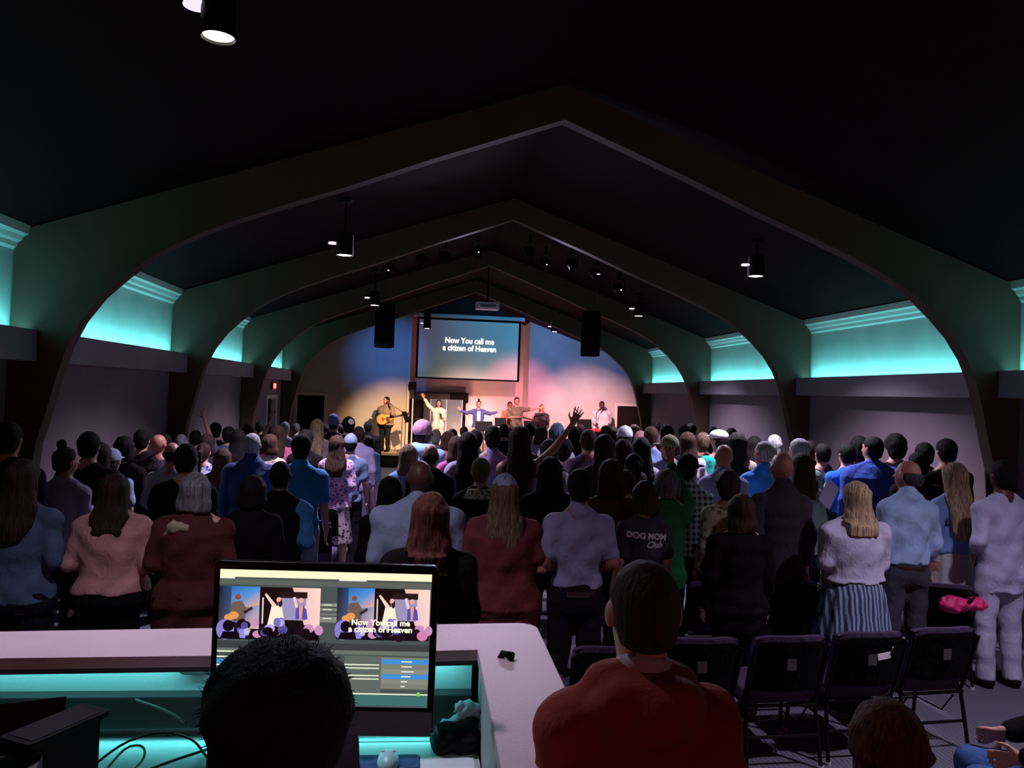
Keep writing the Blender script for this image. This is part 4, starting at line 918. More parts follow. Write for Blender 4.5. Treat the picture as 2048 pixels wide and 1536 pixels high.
for px, yt, Y, sx, hr, hc, tc, lab in far:
    P(lab, px, yt, Y=Y, sex=sx, hair=hr, hc=hc, top='tee' if sx == 'm' else 'long', tc=tc, skin='ltp'[len(PEOPLE) % 3], turn=(0, 0, 20, -20)[len(PEOPLE) % 4])
P('seated person in black with blue jeans at the right edge, turned to the left', 0, 0, loc=(1.98, 3.35, 1.25), hair='short', hc='k', top='hoodie', tc='0c090b', bc='3c5c96', legs='sit', yaw=62, arms=('keys', 'keys'), skin='l', r=.0135)
build_crowd()
# --- musicians and singers on the stage
ZS = .42
gu = P('guitarist in a grey-brown shirt and dark jeans playing an acoustic guitar', 773, 793, Y=23.5, sw=66, hair='short', hc='k', top='shirt', tc='8c7c6c', coll='collar', arms=('strum', 'fret'), bc='1e2426', z0=ZS, yaw=150, eyes=True, skin='p', r=.015, turn=-20)
wo = P('singer in a cream blouse and wide cream trousers pointing up with her right arm', 878, 799, Y=23.6, sex='f', hair=('wavy', 1.35), hc='b', top='blouse', tc='f0dcc0', arms=('high', 'mic'), bot='wide', bc='eed8ba', z0=ZS, yaw=180, eyes=True, skin='l', r=.014)
bl = P('singer with a top knot in a blue jacket over cream, both arms spread', 958, 797, Y=23.6, sex='f', hair='bun', hc='b', top='jacket', tc='56528c', arms='out', bot='trousers', bc='e0d0b8', z0=ZS, yaw=180, eyes=True, skin='l', r=.014)
ol = P('singer in an olive t-shirt with arms stretched wide', 1034, 794, Y=23.5, hair='short', hc='k', top='tee', tc='75705a', arms=('fold', 'wide'), bc='3a3230', z0=ZS, yaw=180, eyes=True, skin='l', r=.014)
orr = P('man with glasses in an orange shirt behind the olive t-shirt', 1020, 803, Y=24.1, hair='short', hc='k', top='tee', tc='cc7a58', arms=FR, bc='2a2226', z0=ZS, yaw=180, eyes=True, skin='t', r=.014)
ca = P('bass player in a cap and dark t-shirt at the right of the singers', 1084, 808, Y=24.2, hair='short', hc='k', top='tee', tc='3c343c', arms=('fret', 'strum'), bc='242026', z0=ZS, yaw=185, eyes=True, skin='p', cap=('8a6a62', 'ball'), r=.014)
ke = P('keyboard player in a white shirt in front of the right wall', 1204, 802, Y=24.0, sw=60, hair='short', hc='k', top='shirt', tc='ddcdd8', arms='keys', bc='2a262c', z0=ZS, yaw=175, eyes=True, skin='d', r=.014)
opr = [o for o in C.objects if o.get('label', '').startswith('dark silhouetted head')][0]
wm = MB(); rr_ = random.Random(5)
for _ in range(900):
    a_ = rr_.uniform(0, 6.28); e_ = rr_.uniform(-.5, 1.45); d_ = Vector((math.cos(a_)*math.cos(e_), math.sin(a_)*math.cos(e_), math.sin(e_)))
    p_ = Vector((d_.x*.150, -.03+d_.y*.145, 1.69+d_.z*.132)); t_ = Vector((rr_.uniform(-1, 1), rr_.uniform(-1, 1), rr_.uniform(-.9, .5)))
    l_ = rr_.choice((.012, .02, .032)); q_ = p_+(d_*.6+t_*.9).normalized()*l_; m_ = (p_+q_)/2+t_*.004
    sd_ = d_.cross(t_).normalized()*.0011
    wm.add([p_-sd_, p_+sd_, m_+sd_*.8, m_-sd_*.8, q_], [(0, 1, 2, 3), (3, 2, 4)])
ob('hair_wisps', wm.mesh('wisps'), mat('hair', HC['K'], .75, 'hair'), opr, kind='stuff')
# inner cream top for the blue jacket: a visible front strip
ob('inner_top', MB().rbox(-.055, .055, .150, .172, .90, 1.42, .02, 'y').mesh('it', .006), mat('cream_cloth', 'efe2c6', .9, 'fabric'), bl)
# printed shirt words pressed onto the cloth
def decal(root, txt, size, x, z, m, front=False, rot=0, sh=0, bold=.0):
    tp = [c for c in root.children if c.name.startswith('shirt')][-1]; me = tp.data
    bv = BVHTree.FromPolygons([v.co for v in me.vertices], [p.vertices for p in me.polygons])
    t = textmesh(txt, size, .0, shear=sh, bold=bold); c, s = math.cos(rot), math.sin(rot)
    for v in t.vertices:
        a, b = v.co.x, v.co.y; a, b = a*c-b*s, a*s+b*c
        X, Z = x+a, z+b; h = bv.ray_cast(Vector((X, -1, Z)), Vector((0, 1, 0)))
        y = h[0].y if h[0] else -.16
        v.co = (X, y-.006, Z)
    ob('shirt_print', t, m, tp)
dogm = [o for o in C.objects if o.get('label', '').startswith('brown-haired woman in a dark charcoal')][0]
WP = mat('white_print', 'd8d2dc', .7)
decal(dogm, 'DOG MOM', .066, .0, 1.335, WP, rot=-.06, bold=.0035); decal(dogm, 'Club', .07, .06, 1.265, WP, sh=.4, rot=.0, bold=.002)
lb = [o for o in C.objects if o.get('label', '').startswith('woman with long straight blonde')][0]
decal(lb, 'L', .07, -.11, 1.26, mat('dark_print', '20243c', .7), bold=.004)
def belt(lab, col):
    r = [o for o in C.objects if o.get('label', '').startswith(lab)][0]
    m = MB(); n = 32; vs = []; fs = []
    for k in range(n):
        t = 2*math.pi*k/n
        for rr, z in ((0, .915), (0, .95), (.008, .95), (.008, .915)):
            vs.append(((.187+rr)*math.cos(t), (.140+rr)*math.sin(t)-.006, z))
    for k in range(n):
        for q in range(4): fs.append((k*4+q, k*4+(q+1) % 4, ((k+1) % n)*4+(q+1) % 4, ((k+1) % n)*4+q))
    m.add(vs, fs); g_ = [p for p in PEOPLE if p[0].startswith(lab)][0][4]
    b = ob('belt', m.mesh('belt'), mat('belt_leather', col, .4), r); b.scale = (g_, g_, 1)
belt('dark-haired man in a heather', '4c3a34'); belt('bald man in a light blue', '3a1d18')
rd = [o for o in C.objects if o.get('label', '').startswith('grey-haired woman in a dark red')][0]
sk = G((-.2, -.25, 1.3), (.2, .1, 1.55), .01)
sk.cap((-.11, -.10, 1.42), (-.02, -.135, 1.40), .03, .03, .02); sk.ell((-.10, -.13, 1.405), (.05, .035, .045), .01); sk.cap((-.12, -.13, 1.39), (-.16, -.12, 1.34), .022, .012, .01); sk.noise(.004, (60, 50, 50), 2)
s_ = ob('scarf_knot', sk.mesh('scarf'), None, rd); slotmat(s_, mat('beige_scarf', 'a58f74', .9, 'fabric'))
lc = [o for o in C.objects if o.get('label', '').startswith('short grey-brown haired woman in black')][0]
sk = G((-.25, -.25, 1.3), (.25, .2, 1.55), .012); sk.loft([(1.40, .155, .10, -.012), (1.45, .11, .085, -.012), (1.49, .078, .068, -.008)], 0, inf=.032)
s_ = ob('collar', sk.mesh('collar'), None, lc); slotmat(s_, mat('leopard', 'b8a892', .9, 'spots', col2=hx('1c1214'), scale=60))
bc = [o for o in C.objects if o.get('label', '').startswith('man in a black cap with a round white badge')][0]
bb = ob('badge', MB().lathe([(.001, .004), (.04, .003), (.045, -.003), (.001, -.004)], n=16, M=Matrix.Rotation(math.pi/2, 4, 'X')).mesh('badge'), mat('badge_white', 'd9cfc4', .6), bc); bb.location = (.052, -.112, 1.71); bb.rotation_euler = (-.4, 0, .5)

# ---------------- instruments and stands
def miclabel(): pass
gt = emp('acoustic_guitar', (0, 0, 0), label='honey coloured acoustic guitar held by the man at the left of the stage', category='guitar')
gx, gy = gu.location.x, gu.location.y
body = []
for k in range(48):
    t = 2*math.pi*k/48; rr = .155+.04*math.cos(2*t)-.022*math.cos(t)*1.0+.012*math.cos(3*t)
    body.append((rr*math.cos(t)*1.28, rr*math.sin(t)*1.12))
M = Matrix.Translation((gx+.0, gy-.27, ZS+1.0)) @ Matrix.Rotation(math.radians(-14), 4, 'Y') @ Matrix.Rotation(math.radians(14), 4, 'Z')
WD = mat('spruce_top', 'e39a4c', .35, 'wood'); WD2 = mat('dark_wood', '3a1e14', .4, 'wood')
ob('guitar_body', MB().prism([(x, z) for x, z in body], -.05, .05, 'y', M=M).mesh('gb', .006), WD, gt)
ob('sound_hole', MB().lathe([(.045, 0), (.045, .003)], (.06, 0, .052), 20, M=M @ Matrix.Rotation(math.pi/2, 4, 'X')).mesh('sh'), WD2, gt)
ob('pick_guard', MB().prism([(.02, -.03), (.13, -.05), (.10, -.12), (.0, -.09)], -.054, -.05, 'y', M=M).mesh('pg'), WD2, gt)
ob('bridge', MB().box(-.10, -.07, -.058, -.05, -.06, .06, M=M).mesh('br', .002), WD2, gt)
ob('neck', MB().box(.17, .58, -.062, -.035, -.028, .028, M=M).mesh('nk', .005), WD2, gt)
ob('headstock', MB().prism([(.58, -.03), (.74, -.045), (.74, .045), (.58, .03)], -.06, -.04, 'y', M=M).mesh('hs', .003), WD2, gt)
for i in range(6): ob('string', MB().tube([M @ Vector((-.085, -.066, -.022+i*.009)), M @ Vector((.6, -.066, -.022+i*.009))], .0012, 4).mesh('st'), MT, gt)
ob('strap', MB().tube([(gx+.18, gy-.2, ZS+1.15), (gx+.10, gy-.17, ZS+1.38), (gx+.07, gy-.04, ZS+1.47), (gx-.05, gy+.14, ZS+1.35), (gx-.2, gy-.1, ZS+1.05)], .016, 6).mesh('sp', smooth=True), mat('strap_black', '151012', .7), gt)
def stand(x, y, base, top, boom, lab, nm='microphone_stand'):
    p = emp(nm, (x, y, base), label=lab, category='microphone stand', group=None)
    p.pop('group', None) if 'group' in p else None
    ob('pole', MB().tube([(0, 0, .02), (0, 0, top-base)], .011, 8).mesh('pl'), CAN, p)
    for k in range(3): ob('leg', MB().tube([(0, 0, .12), (.26*math.cos(k*2.1+.4), .26*math.sin(k*2.1+.4), .012)], .009, 6).mesh('lg'), CAN, p)
    a = Vector((0, 0, top-base)); b = Vector(boom)-Vector((x, y, base))
    ob('boom_arm', MB().tube([a+(a-b)*.15, b], .008, 6).mesh('bm'), CAN, p)
    d = (b-a).normalized()
    ob('microphone', MB().tube([b-d*.02, b+d*.11, b+d*.12, b+d*.16, b+d*.17], [.014, .018, .028, .028, .014], 12).mesh('mc', smooth=True), mat('mic_grey', '3a3438', .4, metal=.5), p)
    return p
sx_, sz_ = atY(804, 845, 23.15)
hx_, hz_ = atY(781, 809, 23.3)
stand(sx_, 23.15, ZS, atY(804, 824, 23.15)[1], (hx_+.02, 23.3, hz_-.0), 'black boom microphone stand in front of the guitarist')
kx, kz = atY(1192, 850, 23.45)
stand(kx, 23.45, ZS, atY(1194, 826, 23.45)[1], (atY(1200, 817, 23.65)[0], 23.62, atY(1200, 817, 23.6)[1]-.03), 'black microphone stand in front of the keyboard player')
hm = emp('handheld_microphone', (atY(882, 832, 23.3)[0], 23.3, atY(882, 832, 23.3)[1]), label='black microphone held by the singer in cream', category='microphone')
ob('mic_handle', MB().tube([(0, 0, -.12), (0, 0, .02)], [.012, .017], 10).mesh('mh', smooth=True), CAN, hm)
ob('mic_head', MB().lathe([(.012, .02), (.026, .035), (.027, .055), (.012, .075)], n=12).mesh('mhd', smooth=True), mat('mic_grey', '3a3438', .4, metal=.5), hm)
def music_stand(px, py, Y, w, h, lab, tilt=-25, rz=0):
    X, Zt = atY(px, py, Y); p = emp('music_stand', (X, Y, ZS), math.radians(rz), label=lab, category='music stand')
    top = Zt-ZS
    M = Matrix.Translation((0, 0, top-h/2)) @ Matrix.Rotation(math.radians(tilt), 4, 'X')
    ob('desk', MB().box(-w/2, w/2, -.008, .008, -h/2, h/2, M=M).box(-w/2, w/2, -.008, .05, -h/2, -h/2+.01, M=M).mesh('dk', .003), mat('stand_black', '060304', .6), p)
    ob('pole', MB().tube([(0, 0, .02), (0, 0, top-h/2)], .012, 8).mesh('pl'), CAN, p)
    for k in range(3): ob('leg', MB().tube([(0, 0, .15), (.24*math.cos(k*2.1+.4), .24*math.sin(k*2.1+.4), .012)], .009, 6).mesh('lg'), CAN, p)
music_stand(812, 822, 23.2, .26, .34, 'black music stand beside the guitar neck', rz=60)
music_stand(968, 842, 22.98, .52, .30, 'wide black music stand in front of the blue jacket singer')
music_stand(1001, 835, 23.0, .34, .26, 'black music stand left of the orange shirt')
music_stand(1060, 841, 23.0, .36, .26, 'black music stand right of the olive t-shirt singer')
lx, lz = atY(1170, 838, 23.4)
lp = emp('laptop', (lx, 23.4, lz-.36), math.radians(8), label='open black laptop raised beside the keyboard player', category='laptop')
M = Matrix.Rotation(math.radians(-14), 4, 'X')
ob('lid', MB().box(-.24, .24, -.006, .006, .0, .36, M=M).mesh('ld', .004), mat('laptop_black', '141015', .5), lp)
ob('keyboard_base', MB().box(-.24, .24, .0, .30, -.015, .0).mesh('kb', .004), mat('laptop_black', '141015', .5), lp)
ks = emp('keyboard', (atY(1195, 862, 23.55)[0], 23.55, ZS), label='red stage keyboard on its stand in front of the keyboard player', category='keyboard')
RD = mat('keyboard_red', 'c42840', .4)
ob('keyboard_body', MB().rbox(-.62, .62, -.13, .17, .80, .88, .02, 'x').mesh('kbd', .004), RD, ks)
ob('white_keys', MB().box(-.55, .55, .02, .15, .881, .892).mesh('wk'), mat('ivory', 'e0d8d4', .4), ks)
ob('black_keys', (lambda m: [m.box(-.53+i*.03, -.515+i*.03, .0, .09, .892, .902) for i in range(36) if i % 7 not in (2, 6)] and m)(MB()).mesh('bk'), mat('stand_black', '060304', .6), ks)
for s_ in (-1, 1):
    ob('leg', MB().tube([(-.4, s_*.08, .80), (.4, s_*.08, .01)], .015, 8).mesh('lg'), CAN, ks); ob('leg', MB().tube([(.4, s_*.08, .80), (-.4, s_*.08, .01)], .015, 8).mesh('lg'), CAN, ks)
bg = emp('bass_guitar', (ca.location.x, ca.location.y-.27, ZS+1.02), label='dark electric bass held by the player in a cap', category='guitar')
M = Matrix.Rotation(math.radians(12), 4, 'Y')
ob('bass_body', MB().prism([(x*.9, z*.75) for x, z in body], -.02, .02, 'y', M=M).mesh('bb', .005), mat('bass_black', '1a1418', .3), bg)
ob('neck', MB().box(-.75, -.15, -.03, -.01, -.025, .025, M=M).mesh('nk', .004), WD2, bg); ob('headstock', MB().box(-.92, -.75, -.03, -.01, -.04, .045, M=M).mesh('hs', .004), WD2, bg)
mw = emp('floor_monitor', (atY(741, 905, 23.1)[0], 23.15, ZS), .3, label='small black floor monitor at the stage edge by the guitarist', category='loudspeaker')
ob('cabinet', MB().prism([(-.15, 0), (.15, 0), (.10, .2), (-.12, .12)], -.2, .2, 'x').mesh('cb', .006), SPK, mw); ob('grille', MB().prism([(.152, .01), (.156, .012), (.106, .2), (.102, .2)], -.18, .18, 'x').mesh('gr'), GR, mw)
pb = emp('effects_pedal', (atY(788, 903, 23.1)[0], 23.1, ZS), label='small pale effects pedal on the floor by the guitarist', category='pedal')
ob('pedal_box', MB().rbox(-.09, .09, -.05, .05, 0, .05, .01).mesh('pb', .004), mat('pedal_grey', 'b0a496', .4), pb); ob('switch', MB().lathe([(.012, .05), (.012, .06)], n=10).mesh('sw'), MT, pb)
# ================================================================== CHAIRS
FB = mat('aubergine_chair_fabric', '4a3656', .95, 'fabric'); FRM = mat('black_chair_frame', '151114', .4, metal=.6); VIN = mat('black_chair_back', '0c0809', .9, 'fabric')
def make_chair(lab, grp):
    t = emp('padded_chair', (0, 0, 0), label=lab, category='chair', group=grp)
    n = 9; back = MB()   # curved backrest, rounded top
    def bk(off, zt, th, wd, z0):
        vs = []; fs = []
        for i in range(n+1):
            u = -1+2*i/n; x = u*wd; y = -.21-.05*(1-u*u)+off
            for z, k in ((z0, 0), ((z0+zt)/2, .5), (zt-.06, .85), (zt-.015-.03*abs(u)**6, 1.0)):
                sh = -.10*k; tp = th*(.5 if z > zt-.03 else 1)
                vs += [(x, y+sh-tp, z), (x, y+sh+tp, z)]
            vs += []
        m = 8
        for i in range(n):
            a = i*m; b = (i+1)*m
            for q in range(3):
                fs += [(a+2*q, b+2*q, b+2*q+2, a+2*q+2), (a+2*q+1, a+2*q+3, b+2*q+3, b+2*q+1)]
            fs += [(a, a+1, b+1, b), (a+6, b+6, b+7, a+7)]
        fs += [(0, 2, 4, 6, 7, 5, 3, 1), tuple(n*m+q for q in (0, 1, 3, 5, 7, 6, 4, 2))]
        return vs, fs
    ob('backrest', back.add(*bk(.02, .88, .028, .235, .46)).mesh('bk', .01), FB, t)
    ob('back_shell', MB().add(*bk(-.022, .855, .012, .228, .50)).mesh('bs', .004), VIN, t)
    ob('seat', MB().rbox(-.24, .24, -.22, .25, .40, .475, .06).mesh('st', .02, True), FB, t)
    ob('seat_frame', MB().tube([(-.23, -.22, .39), (.23, -.22, .39), (.23, .22, .39), (-.23, .22, .39), (-.23, -.22, .39)], .012, 6).mesh('sf'), FRM, t)
    for s in (-1, 1):
        ob('leg', MB().tube([(s*.235, .20, .40), (s*.25, .25, .012)], .013, 8).mesh('lf'), FRM, t)
        ob('leg', MB().tube([(s*.245, -.33, .80), (s*.24, -.24, .50), (s*.235, -.20, .40), (s*.25, -.27, .012)], .013, 8).mesh('lr'), FRM, t)
        ob('glide', MB().lathe([(.018, 0), (.018, .02)], (s*.25, .25, 0), 8).lathe([(.018, 0), (.018, .02)], (s*.25, -.27, 0), 8).mesh('gl'), mat('glide_white', 'c0b8bc', .5), t)
    ob('stretcher', MB().tube([(-.242, -.24, .2), (.242, -.24, .2)], .011, 8).mesh('sr'), FRM, t)
    ob('book_rack', MB().tube([(-.18, -.2, .36), (-.18, -.1, .22), (-.18, .12, .22), (.18, .12, .22), (.18, -.1, .22), (.18, -.2, .36)], .006, 6).mesh('br'), FRM, t)
    ob('pew_card', MB().box(-.05, .01, -.362, -.358, .66, .73, M=Matrix.Translation((.0, .0, 0))).mesh('pc'), mat('card_dim', '453e3a', .8), t)
    return t
CG1 = 'aubergine chairs in the nearest row'
chair0 = make_chair('aubergine padded chair in the nearest row, directly behind the child', CG1)
rows = [  # X, Y, rz, label, group
 (.53, 4.86, 2, 'aubergine padded chair in the nearest row, first chair right of the orange hoodie', CG1),
 (1.11, 4.90, 3, 'aubergine padded chair in the nearest row, second chair right of the orange hoodie', CG1),
 (1.68, 4.98, 4, 'aubergine padded chair in the nearest row, with a white paper on its back', CG1),
 (2.25, 5.08, 6, 'aubergine padded chair at the right end of the nearest row, legs visible on the carpet', CG1),
 (-.05, 4.70, 0, 'aubergine padded chair in the nearest row, left of the orange hoodie', CG1),
 (1.18, 6.28, 2, 'dark padded chair in the second row under the black sweater', 'chairs in the second row'),
 (1.80, 6.30, 3, 'dark padded chair in the second row left of the patterned skirt', 'chairs in the second row'),
 (3.22, 6.25, -18, 'dark padded chair with the pink bag slung over it', 'chairs in the second row'),
 (3.15, 4.35, 20, 'black chair at the right edge behind the seated person', 'chairs in the second row'),
]
for i, (x, y, rz, lab, grp) in enumerate(rows):
    c = chair0 if i == 0 else copytree(chair0)
    c.location = (x, y, 0); c.rotation_euler = (0, 0, math.radians(rz)); c['label'] = lab; c['group'] = grp
wl = ['nearest', 'second nearest', 'third nearest', 'fourth nearest', 'fifth nearest', 'sixth nearest', 'farthest']
for i, y in enumerate((8.8, 9.7, 10.6, 11.5, 12.4, 13.6, 15.0)):
    c = copytree(chair0); c.location = (-2.38-.03*i, y, 0); c.rotation_euler = (0, 0, math.radians(-4)); c['label'] = 'aisle-end chair of the left block, %s one to the camera' % wl[i]; c['group'] = 'aisle-end chairs of the left block'
# papers, bag
X, Z = atY(1768, 1312, 4.585)
wp = emp('white_paper', (X, 4.583, Z), .1, label='small white paper tucked on the back of a nearest-row chair', category='paper')
ob('sheet', MB().box(-.045, .045, -.002, .002, -.02, .02, M=Matrix.Rotation(-.15, 4, 'Y')).mesh('sh'), mat('paper_white', 'e8e0e0', .8), wp)
ob('pen', MB().tube([(.04, -.003, .01), (.06, -.003, .06)], .004, 6).mesh('pn', smooth=True), MT, wp)
X, Z = atY(1922, 1222, 5.86)
bgp = emp('pink_bag', (X, 5.86, Z), .3, label='bright pink soft bag slung over the chair below the white skirt', category='bag')
g_ = G((-.24, -.2, -.02), (.24, .2, .22), .011); g_.ell((-.09, .0, .065), (.12, .10, .065), .01); g_.ell((.08, -.03, .06), (.13, .09, .055), .012); g_.noise(.012, (34, 30, 28), 5); g_.zcut(z0=.0)
b_ = ob('bag_body', g_.mesh('bag'), mat('pink_nylon', 'f02878', .5, 'fabric'), bgp)
ob('strap', MB().tube([(-.05, -.08, .08), (.0, -.11, .14), (.03, -.05, .16), (.02, .06, .1)], .012, 8).mesh('stp', smooth=True), mat('strap_black', '151012', .7), bgp)
# sheet held by the blonde lady's neighbour
X, Z = atY(1658, 988, 6.3)
pp = emp('song_sheet', (X, 6.3, Z), .4, label='pale sheet of paper held up left of the wavy blonde hair', category='paper')
ob('sheet', MB().box(-.085, .085, -.002, .002, -.11, .11, M=Matrix.Rotation(.6, 4, 'Y')).mesh('sh'), mat('paper_lilac', 'b7a8c8', .8), pp); ob('folded_corner', MB().prism([(.03, .0), (.08, .0), (.08, .05)], -.006, -.003, 'y').mesh('fc'), mat('paper_lilac', 'b7a8c8', .8), pp)

# ================================================================== SOUND BOOTH
WH = mat('white_laminate', 'd2b2b8', .55, 'paint'); BK = mat('booth_black', '120b0c', .8); DSK = mat('desk_white', 'a8b4b4', .5, 'paint')
bo = emp('sound_booth_platform', (0, 0, 0), kind='structure', label='low dark platform under the sound booth')
ob('platform_top', MB().box(-4.2, -.78, -1.9, 2.98, .30, .35).mesh('pt'), mat('platform_carpet', '241b20', .95, 'carpet'), bo)
ob('platform_skirt', MB().box(-4.2, -.80, -1.9, 2.96, 0, .30).mesh('ps'), BK, bo)
cn = emp('booth_counter', (0, 0, 0), label='white L-shaped raised counter around the sound booth', category='counter')
pts = [(-2.95, 2.88)]
cx0, cy0, rr = -.80, 2.95, .07
pts += [(cx0, 3.02)]+[(cx0+rr*math.sin(a), cy0+rr*math.cos(a)) for a in [math.radians(v) for v in (20, 45, 70)]]+[(-.73, 2.95), (-.735, -.6), (-.98, -.6), (-.98, 2.70), (-1.88, 2.645), (-2.95, 2.61)]
# split in two convex slabs to keep clean faces
ob('countertop', MB().prism(pts[::-1], 1.362, 1.40, 'z').mesh('ct', .004), WH, cn)
ob('front_panel', MB().box(-2.93, -.83, 2.84, 2.88, .30, 1.362).mesh('fp'), BK, cn); ob('side_panel', MB().box(-.83, -.79, -.6, 2.88, .30, 1.362).mesh('sp'), BK, cn)
ob('inner_lip', MB().prism([(-2.93, 2.615), (-1.88, 2.65), (-.985, 2.705), (-.985, 2.72), (-1.88, 2.665), (-2.93, 2.63)], 1.345, 1.362, 'z').mesh('il'), mat('lip_grey', '3c383c', .6), cn)
ob('inner_back', MB().box(-2.92, -.99, 2.80, 2.84, 1.06, 1.362).mesh('ib'), mat('inner_teal_wall', 'a8b0b0', .7, 'paint'), cn)
ob('inner_side', MB().box(-.965, -.94, -.5, 2.80, 1.06, 1.362).mesh('is'), mat('inner_teal_wall', 'a8b0b0', .7, 'paint'), cn)
ob('cable_tray', MB().box(-2.92, -.99, 2.74, 2.80, 1.12, 1.228).mesh('tr', .004), mat('tray_brown', '3a2f30', .8, 'paint'), cn)
dkk = emp('booth_desk', (0, 0, 0), label='white work desk inside the booth glowing teal', category='desk')
ob('desk_top', MB().box(-2.92, -.97, 1.64, 2.80, 1.05, 1.08).mesh('dt', .004), DSK, dkk)
for x in (-2.8, -1.1): ob('leg', MB().box(x-.03, x+.03, 1.7, 1.76, .35, 1.05).mesh('lg'), BK, dkk)
ob('back_brace', MB().box(-2.8, -1.1, 2.7, 2.73, .6, 1.05).mesh('bb'), BK, dkk)
ls = emp('led_strip', (0, 0, 0), label='teal light strip under the rear counter lip', category='light strip')
ob('strip_base', MB().box(-2.85, -1.0, 2.735, 2.75, 1.352, 1.36).mesh('sb'), CAN, ls)
dm = MB()
for k in range(24): dm.box(-2.82+k*.078, -2.80+k*.078, 2.737, 2.748, 1.347, 1.352)
ob('diodes', dm.mesh('dd'), emis('teal_diodes', (.25, 1, .85), 1.5), ls)
area('booth_led', (-1.93, 2.725, 1.342), (-1.93, 2.80, 1.29), 3.0, TEAL, 1.8, .02)
area('booth_led_low', (-1.93, 2.73, 1.118), (-1.93, 2.62, 1.0), 1.5, TEAL, 1.8, .02)
# the all-in-one computer
mo = emp('computer_monitor', (-1.46, 2.30, 1.08), math.radians(-4), label='large all-in-one computer showing the stage video feed twice', category='computer')
BZ = mat('glossy_black_bezel', '0a0608', .25); AL = mat('dim_aluminium', '8a848e', .45, metal=.3)
mo['category'] = 'computer'
X0, X1 = -.325, .325; ZT = .705; ZB = .205
ob('display_shell', MB().rbox(X0, X1, .0, .028, ZB, ZT, .02, 'y').mesh('ds', .004), BZ, mo)
ob('chin', MB().box(X0+.004, X1-.004, -.004, .0, ZB+.003, ZB+.075).mesh('ch', .001), AL, mo)
ob('stand', MB().prism([(.028, .24), (.05, .24), (.14, .01), (-.06, .01), (-.06, .0), (.16, .0), (.16, .01)], -.10, .10, 'x').mesh('sd'), AL, mo)
ob('brand_label_tag', MB().box(X0+.01, X0+.075, -.003, .0, ZT-.022, ZT-.01).mesh('tg'), mat('tag_grey', '3a3234', .6), mo)
for o in mo.children:
    if o.name.startswith('brand_label_tag'): o.name = 'small_tag'
# screen picture: flat print on the display, one coloured face set
class Pic:
    def __init__(s): s.v = []; s.f = []; s.c = []; s.k = 0
    def poly(s, pts, cols, lay=None):
        if isinstance(cols, str): cols = [cols]*len(pts)
        s.k += 1; y = -.0045-s.k*.000012; o = len(s.v)
        s.v += [(x, y, z) for x, z in pts]; s.f.append(tuple(range(o, o+len(pts)))); s.c += [hx(c) for c in cols]
    def rect(s, x0, x1, z0, z1, c): s.poly([(x0, z0), (x1, z0), (x1, z1), (x0, z1)], c)
    def disc(s, x, z, rx, rz, c, n=12): s.poly([(x+rx*math.cos(2*math.pi*k/n), z+rz*math.sin(2*math.pi*k/n)) for k in range(n)], c)
    def limb(s, a, b, w, c, w2=None):
        a = Vector(a); b = Vector(b); d = (b-a).normalized(); n = Vector((-d.y, d.x)); w2 = w2 or w
        s.poly([tuple(a+n*w), tuple(a-n*w), tuple(b-n*w2), tuple(b+n*w2)], c)
pc = Pic(); SX0, SX1, SZ0, SZ1 = -.306, .306, .292, .682; Wd = SX1-SX0; Hd = SZ1-SZ0
def U(u, v): return (SX0+u*Wd, SZ1-v*Hd)
def R(u0, v0, u1, v1, c): a = U(u0, v1); b = U(u1, v0); pc.rect(a[0], b[0], a[1], b[1], c)
R(0, 0, 1, 1, '4a5251'); R(0, 0, 1, .055, 'fff6cc'); R(0, .055, .07, .068, 'e8ecd8'); R(.56, .055, .69, .066, 'e0e4d0'); R(0, .07, 1, .11, '5e625e')
